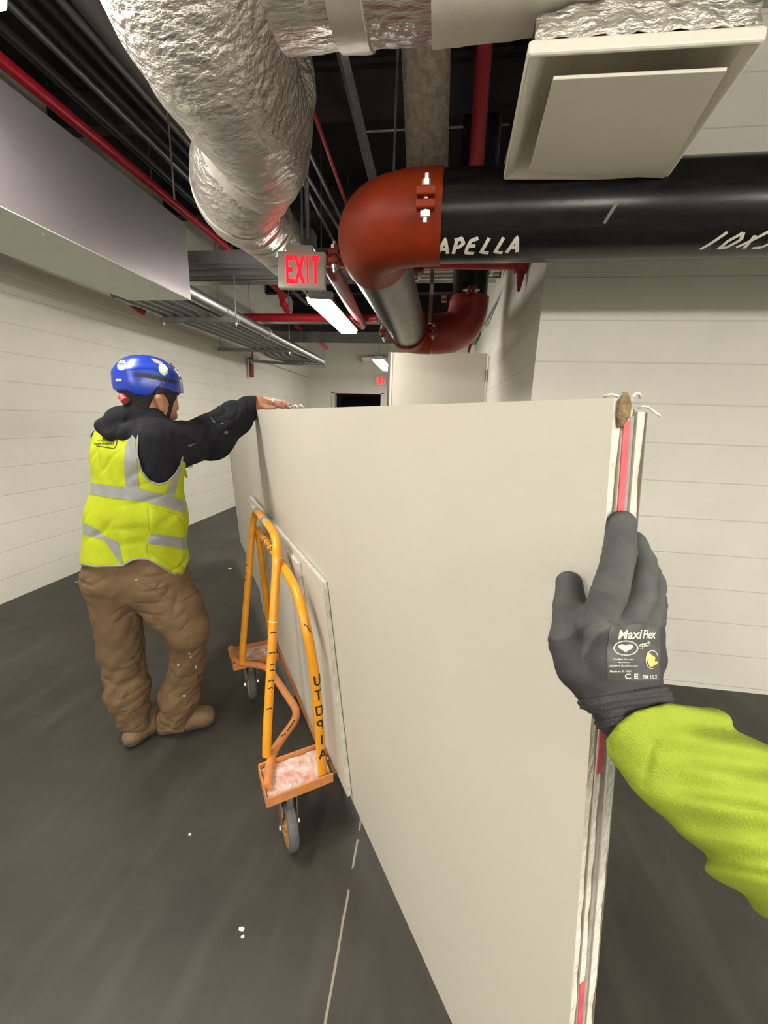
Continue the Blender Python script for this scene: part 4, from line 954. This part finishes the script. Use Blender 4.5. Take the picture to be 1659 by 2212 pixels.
decal('pocket_stitch', [slab(318, 1096, 322, 1150, 1.2), slab(322, 1094, 400, 1116, 1.6), slab(316, 1176, 318, 1200, 1.2), slab(334, 1065, 340, 1100, 1.5)], b_vest, mat('olive_seam', (.26, .33, .02), .8), vest, off=.002)
# zipper flap sticking out at the chest
bm = bmesh.new(); sweep(bm, [W(392, 1006, -.02, 1)[0], W(398, 1018, -.02, 1)[0], W(404, 1032, -.02, 1)[0]], [.004, .009, .004], 10); objbm('vest_flap', bm, mat('olive_flap', (.30, .38, .03), .7), vest, True)
bm = bmesh.new(); sweep(bm, [W(396, 1004, -.02, 1)[0], W(406, 1005, -.02, 1)[0], W(416, 1008, -.02, 1)[0]], [.003, .012, .004], 12); objbm('clear_pouch', bm, mat('clear_plastic_pouch', (.7, .7, .68), .15), vest, True)
def f_trou(p):
    d = union(p, legs, .045, .03); rx, ry = PX(p)
    d = d + wrinkle(p, 12, 45) * .004 + crease(p, 8, 34) * .006 + crease(p * np.array([1, 1, 2.2]), 15, 34, .4) * .006 * np.clip((ry - 1400) / 80, 0, 1) + .0028 * np.sin((ry + .8 * (rx - 300)) * .13 + 1.5 * np.sin(rx * .05)) * np.clip((ry - 1380) / 80, .25, 1)
    d = smax(d, (1172 - ry) * .0017, .004)
    return smax(d, (ry - 1582) * .0018, .004)
lo, hi = bounds(legs, .02)
v, fq = snets(f_trou, lo, hi, .0058); tr = np_mesh('trousers', v, fq, M_trou, wk); b_tr = bvh_of(v, fq)
decal('plaster_splash', [ell(409, 1412, 3, 2), ell(385, 1436, 2.5, 3), ell(294, 1252, 3, 1.2), ell(423, 1441, 2, 4), ell(398, 1503, 4, 2), ell(412, 1420, 2, 2)], b_tr, mat('pale_splash', (.5, .44, .36), .9), tr)
decal('thigh_pocket', [slab(302, 1256, 372, 1295, 1.4), slab(390, 1300, 432, 1274, 3.2), slab(372, 1295, 392, 1304, 1.2)], b_tr, mat('dark_seam', (.09, .055, .03), .9), tr)
# boots
def boot(name, ch, ang):
    lo, hi = bounds([ch], .01); lo[2] = -.004
    def fu(p): return smax(union(p, [ch], .02) + wrinkle(p, 3, 90) * .0015, (.022 - p[:, 2]), .004)
    def fs(p): return smax(smax(union(p, [ch], .02) - .005, (p[:, 2] - .0235), .003), (.001 - p[:, 2]), .003)
    v, fq = snets(fu, lo, hi, .0045); b_ = np_mesh(name, v, fq, M_boot, wk); v, fq = snets(fs, lo - .006, hi, .0042); np_mesh('sole', v, fq, M_sole, b_)
def G(px, py, z): return Uz(px, py, z)
hl = G(287, 1588, .04); boot('boot', [(hl, .040), (hl + np.array([.02, .08, 0]), .043), (hl + np.array([.03, .16, -.004]), .038)], 0)
hr = G(362, 1560, .045); tr_ = G(443, 1546, .040); boot('boot', [(hr + np.array([0, 0, .03]), .042), (hr, .042), ((hr + tr_) / 2 + np.array([0, 0, .010]), .048), (tr_, .044)], 0)
# hair, beard, strap
def f_hair(p):
    rx, ry = PX(p); d = union(p, headc, .02, .02) - .005
    keep = polyd(rx, ry, [(262, 830), (262, 868), (266, 882), (300, 888), (318, 888), (328, 866), (334, 852), (352, 850), (362, 862), (368, 880), (382, 860), (385, 835), (360, 820)])
    return smax(d, keep * .0016, .003) + wrinkle(p, 2, 300) * .001
lo, hi = bounds(headc, .02); v, fq = snets(f_hair, lo, hi, .0045); np_mesh('hair', v, fq, M_hair, wk)
def f_beard(p):
    rx, ry = PX(p); d = union(p, headc, .02, .02) - .004
    return smax(d, polyd(rx, ry, [(366, 872), (376, 868), (372, 885), (366, 905), (357, 906), (362, 890)]) * .0016, .003)
v, fq = snets(f_beard, lo, hi, .004); np_mesh('beard', v, fq, M_hair, wk)
tube('glasses_arm', [W(366, 866, -.04, 1)[0], W(384, 872, .02, 1)[0]], .0028, M_lens2, wk, seg=8)
tube('hood_knob', [W(263, 856, -.045, 1)[0], W(271, 866, -.06, 1)[0]], .014, mat('red_helmet_knob', (.5, .06, .07), .45), wk, seg=18)
hel = bpy.data.objects.new('helmet', None)
HC = M(319, 832, 0); ex_ = np.array([VV[1], -VV[0], 0]); ez_ = np.array([0, 0, 1.]); ey_ = np.array([VV[0], VV[1], 0])
BRIM = ([236, 244, 275, 286, 300, 317, 326, 334, 341, 356, 366, 372, 382, 396], [842, 842.5, 844, 851, 854, 856, 853, 845, 838, 838, 842, 846, 848, 849])
def hd(p, g=0.0):
    q = p - HC; a = q @ ex_ / (.112 + g); b = q @ ey_ / (.098 + g); c = q @ ez_ / (.105 + g); a = a - .06 * np.clip(-c, 0, 1) 
    m = (np.abs(a) ** 2.25 + np.abs(b) ** 2.25 + np.abs(c) ** 2.25) ** (1 / 2.25); return (m - 1) * .10
def f_helm(p):
    rx, ry = PX(p); d = hd(p); d = np.maximum(d, -(d + .009))
    q = p - HC; a = q @ ex_
    ridge = .003 * np.exp(-((q @ ez_ - .055 + .15 * np.abs(a)) / .012) ** 2); d = d - ridge
    bot = ry - np.interp(rx, *BRIM)
    return smax(d, bot * .0016, .003)
lo = HC - .15; hi = HC + .15; v, fq = snets(f_helm, lo, hi, .0036)
helm = np_mesh('helmet', v, fq, M_helm, wk); b_h = bvh_of(v, fq); bpy.data.objects.remove(hel)
def f_liner(p):
    rx, ry = PX(p); d = hd(p, -.008); d = np.maximum(d, -(d + .012)); return smax(d, np.maximum(ry - np.interp(rx, *BRIM) - 6, -(ry - np.interp(rx, *BRIM) + 12)) * .0016, .002)
v, fq = snets(f_liner, lo, hi, .004); np_mesh('helmet_liner', v, fq, M_hair, helm)
decal('vent_strip', [[(288.7, 805), (289, 812), (325, 817.5), (355, 823.5), (380, 830), (384, 824), (355, 815.5), (328.5, 809.5), (316, 806.3)]], b_h, M_ink, helm, off=.001)
decal('round_sticker', [ell(263, 789, 9.5, 11.5, rot=.35)], b_h, M_stick, helm, off=.001)
decal('round_sticker_print', [slab(255, 785, 272, 786, 2.5), slab(257, 789, 270, 788, 1.5), slab(262, 780, 268, 781, 2)], b_h, M_stickn, helm, off=.0014)
decal('round_sticker', [ell(353, 798, 9.5, 13.5, rot=-.5)], b_h, M_stick, helm, off=.001)
decal('faded_sticker', [[(325, 774), (335, 775), (352, 783), (349, 787), (336, 784)]], b_h, mat('faded_sticker', (.45, .38, .36), .5), helm, off=.001)
decal('small_label', [[(250, 818), (262, 818), (262.5, 823.5), (249.5, 824)]], b_h, M_stick2, helm, off=.001)
def f_vis(p):
    rx, ry = PX(p); d = np.abs(hd(p, .005)) - .0012; q = p - HC; a = q @ ex_
    return smax(smax(d, .045 - a + .55 * (q @ ez_ - .02), .001), (ry - 850) * .0016, .001)
M_clear = bpy.data.materials.new('clear_visor'); M_clear.use_nodes = True; bs = M_clear.node_tree.nodes['Principled BSDF']
bs.inputs['Transmission Weight'].default_value = 1; bs.inputs['Roughness'].default_value = .03; bs.inputs['IOR'].default_value = 1.2; bs.inputs['Base Color'].default_value = (.9, .93, 1, 1)
v, fq = snets(f_vis, lo, hi, .0022); np_mesh('clear_visor', v, fq, M_clear, helm)

# ------------------------------------------------------------------ gloved hand and sleeve of the photographer
def H(px, py, D, r_): return (UD(px, py, D), r_)
ph = thing('person', 'arm of the photographer in yellow sleeve and grey glove, palm against the sheet ends', 'person', UD(1700, 1900, .33))
f_idx = [H(1342, 1133, .357, .0127), H(1338, 1200, .346, .0131), H(1318, 1275, .336, .0138), H(1288, 1352, .342, .0150)]
f_mid = [H(1370, 1172, .372, .0108), H(1387, 1216, .366, .0117), H(1383, 1285, .356, .0125), H(1345, 1352, .352, .0145)]
f_rng = [H(1398, 1228, .376, .0100), H(1411, 1262, .375, .0105), H(1403, 1310, .370, .0115), H(1380, 1358, .361, .0140)]
f_pnk = [H(1405, 1270, .390, .0090), H(1416, 1300, .386, .0095), H(1412, 1335, .380, .0100), H(1400, 1372, .370, .0120)]
f_thb = [H(1229, 1261, .374, .0122), H(1233, 1322, .369, .0152), H(1224, 1390, .360, .0150), H(1250, 1440, .350, .0185), H(1292, 1485, .350, .0195)]
palm = [[H(1288, 1352, .342, .0150), H(1292, 1420, .345, .018), H(1294, 1485, .350, .0195)], [H(1345, 1352, .352, .0145), H(1340, 1480, .354, .020)], [H(1380, 1358, .361, .0140), H(1372, 1480, .358, .0180)], [H(1400, 1372, .370, .0110), H(1396, 1470, .364, .0110)],
        [H(1288, 1352, .342, .0145), H(1400, 1372, .370, .0120)], [H(1292, 1420, .345, .017), H(1400, 1420, .366, .0135)], [H(1265, 1400, .352, .012), H(1300, 1400, .348, .015)]]
wr = [[H(1294, 1485, .350, .0195), H(1350, 1572, .352, .0195)], [H(1382, 1480, .360, .0155), H(1425, 1545, .360, .0185)], [H(1340, 1480, .354, .021), H(1395, 1565, .355, .026), H(1440, 1600, .355, .020)]]
fingers = [f_idx, f_mid, f_rng, f_pnk]
def f_hand(p, f=1.0, sub=0.0):
    d = union(p, shrink(palm + wr, 1, sub), .010, .012)
    for c in fingers: d2 = chain(p, shrink([c], 1, sub)[0], .004); d = smin(d, d2, .004)
    d = smin(d, chain(p, shrink([f_thb], 1, sub)[0], .006), .006)
    return d
sleeve = [H(1402, 1588, .357, .033), H(1480, 1640, .353, .042), H(1592, 1735, .345, .0485), H(1730, 1835, .335, .056), H(1950, 2020, .31, .064)]
lo, hi = bounds(palm + wr + fingers + [f_thb], .006)
def f_armbody(p): return smin(f_hand(p, sub=.0030), chain(p, [(q, r_ * .55) for q, r_ in sleeve], .02), .01)
lo2, hi2 = bounds(palm + [sleeve] + fingers + [f_thb], .01)
v, fq = snets(f_armbody, lo2, hi2, .0042); np_mesh('body', v, fq, M_skin, ph)
cuffa = UD(1294, 1485, .350); axw = UD(1395, 1565, .355) - UD(1320, 1470, .352); axw /= np.linalg.norm(axw)
w0 = UD(1330, 1482, .354)
def f_glove(p):
    d = f_hand(p); rx, ry = PX(p); s_ = (p - w0) @ axw
    # knuckle creases of the fingers
    for c in fingers + [f_thb]:
        for j in (1, 2):
            q = c[j][0]; ax_ = c[j - 1][0] - c[min(j + 1, len(c) - 1)][0]; ax_ = ax_ / np.linalg.norm(ax_)
            l_ = (p - q) @ ax_; w_ = np.exp(-(l_ / .0022) ** 2) * (np.linalg.norm(p - q, axis=1) < .022); d = d + .0010 * w_
    d = d + wrinkle(p, 21, 150) * .0012
    q_ = (ry - 1478) + .16 * (rx - 1340) - .0012 * (rx - 1340) ** 2 * np.clip((ry - 1480) / 100, 0, 1); rib = np.clip(q_ / 14, 0, 1); d = d + rib * (.0011 * np.sin(q_ * .50) + .0017 * np.sin(q_ * .13 + .6))
    return smax(d, (s_ - .052), .003)
v, fq = snets(f_glove, lo, hi, .00165)
rx, ry = PX(v); coat = 1344 + .06 * (rx - 1300) - ry + 5 * np.sin(rx * .09) + 40 * np.clip((1270 - rx) / 40, 0, 1); cr = polyd(rx, ry, [(1258, 1420), (1262, 1360), (1290, 1330), (1330, 1350), (1290, 1372)])
coat = np.maximum(coat, -cr)
glove = np_mesh('glove', v, fq, M_glove, ph, {'coating': coat}); b_g = bvh_of(v, fq)
nt = M_glove.node_tree; bs = nt.nodes['Principled BSDF']; at_ = nt.nodes.new('ShaderNodeAttribute'); at_.attribute_name = 'coating'
fac = nmath(nt, 'MINIMUM', 1.0, nmath(nt, 'MAXIMUM', 0.0, nmath(nt, 'MULTIPLY_ADD', at_.outputs['Fac'], .12, .5)))
gn = nt.nodes.new('ShaderNodeTexNoise'); gn.inputs['Scale'].default_value = 55; gg = nt.nodes.new('ShaderNodeNewGeometry'); nt.links.new(gg.outputs['Position'], gn.inputs['Vector'])
ccol = colmix(nt, gn.outputs['Fac'], (.040, .043, .041), (.098, .10, .092)); nt.links.new(colmix(nt, fac, nt.nodes[M_glove['ramp']].outputs[0], ccol), bs.inputs['Base Color'])
decal('print_patch', [[(1318, 1352), (1370, 1347), (1424, 1347), (1427, 1400), (1424, 1470), (1370, 1470), (1312, 1468), (1312, 1400)]], b_g, M_printd, glove, off=.0004)
decal('print_lettering', font_polys('Maxi', 29, 1334, 1381, .92, .25, -.04) + font_polys('Flex', 27, 1388, 1379, .60, .25, 0) + font_polys('gpch', 17, 1381, 1400, .8, .3, -.25) +
      font_polys('C E', 15, 1349, 1466, 1.35) + font_polys('TM 15.2', 11, 1388, 1466, .85) + font_polys('Certified skin care', 5.5, 1324, 1426, 1.08) + font_polys('dermatology', 5, 1336, 1432, 1.0) + font_polys('GERMAN TECHNOLOGY', 5.5, 1316, 1440, 1.02) + font_polys('Made in R 1001', 6, 1317, 1452, 1.25), b_g, M_print, glove, off=.0009, step=6)
ring = []
for k in range(28):
    a, b = 2 * PI * k / 28, 2 * PI * (k + .8) / 28; ring.append([(1352 + 27 * math.cos(a), 1400 + 16.5 * math.sin(a)), (1352 + 27 * math.cos(b), 1400 + 16.5 * math.sin(b)), (1352 + 24 * math.cos(b), 1400 + 14 * math.sin(b)), (1352 + 24 * math.cos(a), 1400 + 14 * math.sin(a))])
heart = [(1352 + 15 * math.sin(t) ** 3 * 1.1, 1399 - .72 * (13 * math.cos(t) - 5 * math.cos(2 * t) - 2 * math.cos(3 * t) - math.cos(4 * t)) * .85) for t in [2 * PI * k / 30 for k in range(30)]]
decal('print_emblem', ring + [heart], b_g, M_print, glove, off=.0009, step=5)
decal('print_orange_mark', [[(1398, 1410), (1403, 1410), (1408, 1415), (1416, 1420), (1414, 1428), (1421, 1429), (1420, 1434), (1411, 1433), (1410, 1440), (1404, 1440), (1400, 1432), (1397, 1422)]], b_g, M_printo, glove, off=.0011, step=5)
arcs = []
for k in range(10):
    a, b = math.radians(-100 + 26 * k), math.radians(-100 + 26 * (k + 1)); arcs.append(slab(1409 - 13.5 * math.cos(a), 1425 - 20 * math.sin(-a) * -1, 1409 - 13.5 * math.cos(b), 1425 - 20 * math.sin(-b) * -1, 1.5))
decal('print_ring', arcs, b_g, M_print, glove, off=.0010, step=5)
# sleeve
rim_n = sleeve[1][0] - sleeve[0][0]; rim_n /= np.linalg.norm(rim_n)
rimc = UD(1398, 1580, .357)
def f_sleeve(p):
    d = chain(p, sleeve, .03); rx, ry = PX(p); s_ = (p - rimc) @ rim_n
    lower = [H(1330, 1607, .35, .0125), H(1375, 1628, .348, .020), H(1420, 1672, .345, .024), H(1470, 1712, .344, .024)]; d = smin(d, chain(p, lower, .008), .010)
    upp = [H(1385, 1568, .352, .026), H(1450, 1560, .355, .022), H(1510, 1580, .357, .022)]; d = smin(d, chain(p, upp, .008), .012)
    d = smin(d, f_hand(p) - .0062, .006)
    q = (ry - 1600) * .9 - (rx - 1500) * .35
    amp = np.clip((rx - 1400) / 100, 0, 1)
    d = d + amp * (.0028 * np.sin(q * .045 + .9 * np.sin(rx * .016)) * np.clip((ry - 1560) / 120, .2, 1) + .003 * np.sin(q * .10 + rx * .02))
    d = d + wrinkle(p, 31, 60) * .004
    # seam of the cuff
    sm_ = np.abs((rx - 1408) + (ry - 1640) * .35 - 6 * np.sin(ry * .03)); d = d + np.where((ry > 1600) & (ry < 1700), .0030 * np.exp(-(sm_ / 7) ** 2), 0)
    h_ = polyd(rx, ry, [(1310, 1596), (1336, 1560), (1372, 1535), (1440, 1518), (1520, 1528), (1700, 1500), (1990, 1700), (1990, 2600), (1300, 2600)])
    d = smax(d, h_ * .00042, .005)
    inner = chain(p, [(q_, r__ - .006) for q_, r__ in sleeve], .03); s2 = polyd(rx, ry, [(1300, 1500), (1300, 1600), (1332, 1592), (1352, 1562), (1400, 1540), (1470, 1528), (1470, 1480)])
    return d
lo, hi = bounds([sleeve], .012); hi = hi
v, fq = snets(f_sleeve, lo, hi, .0026); np_mesh('sleeve', v, fq, M_sleeve, ph)
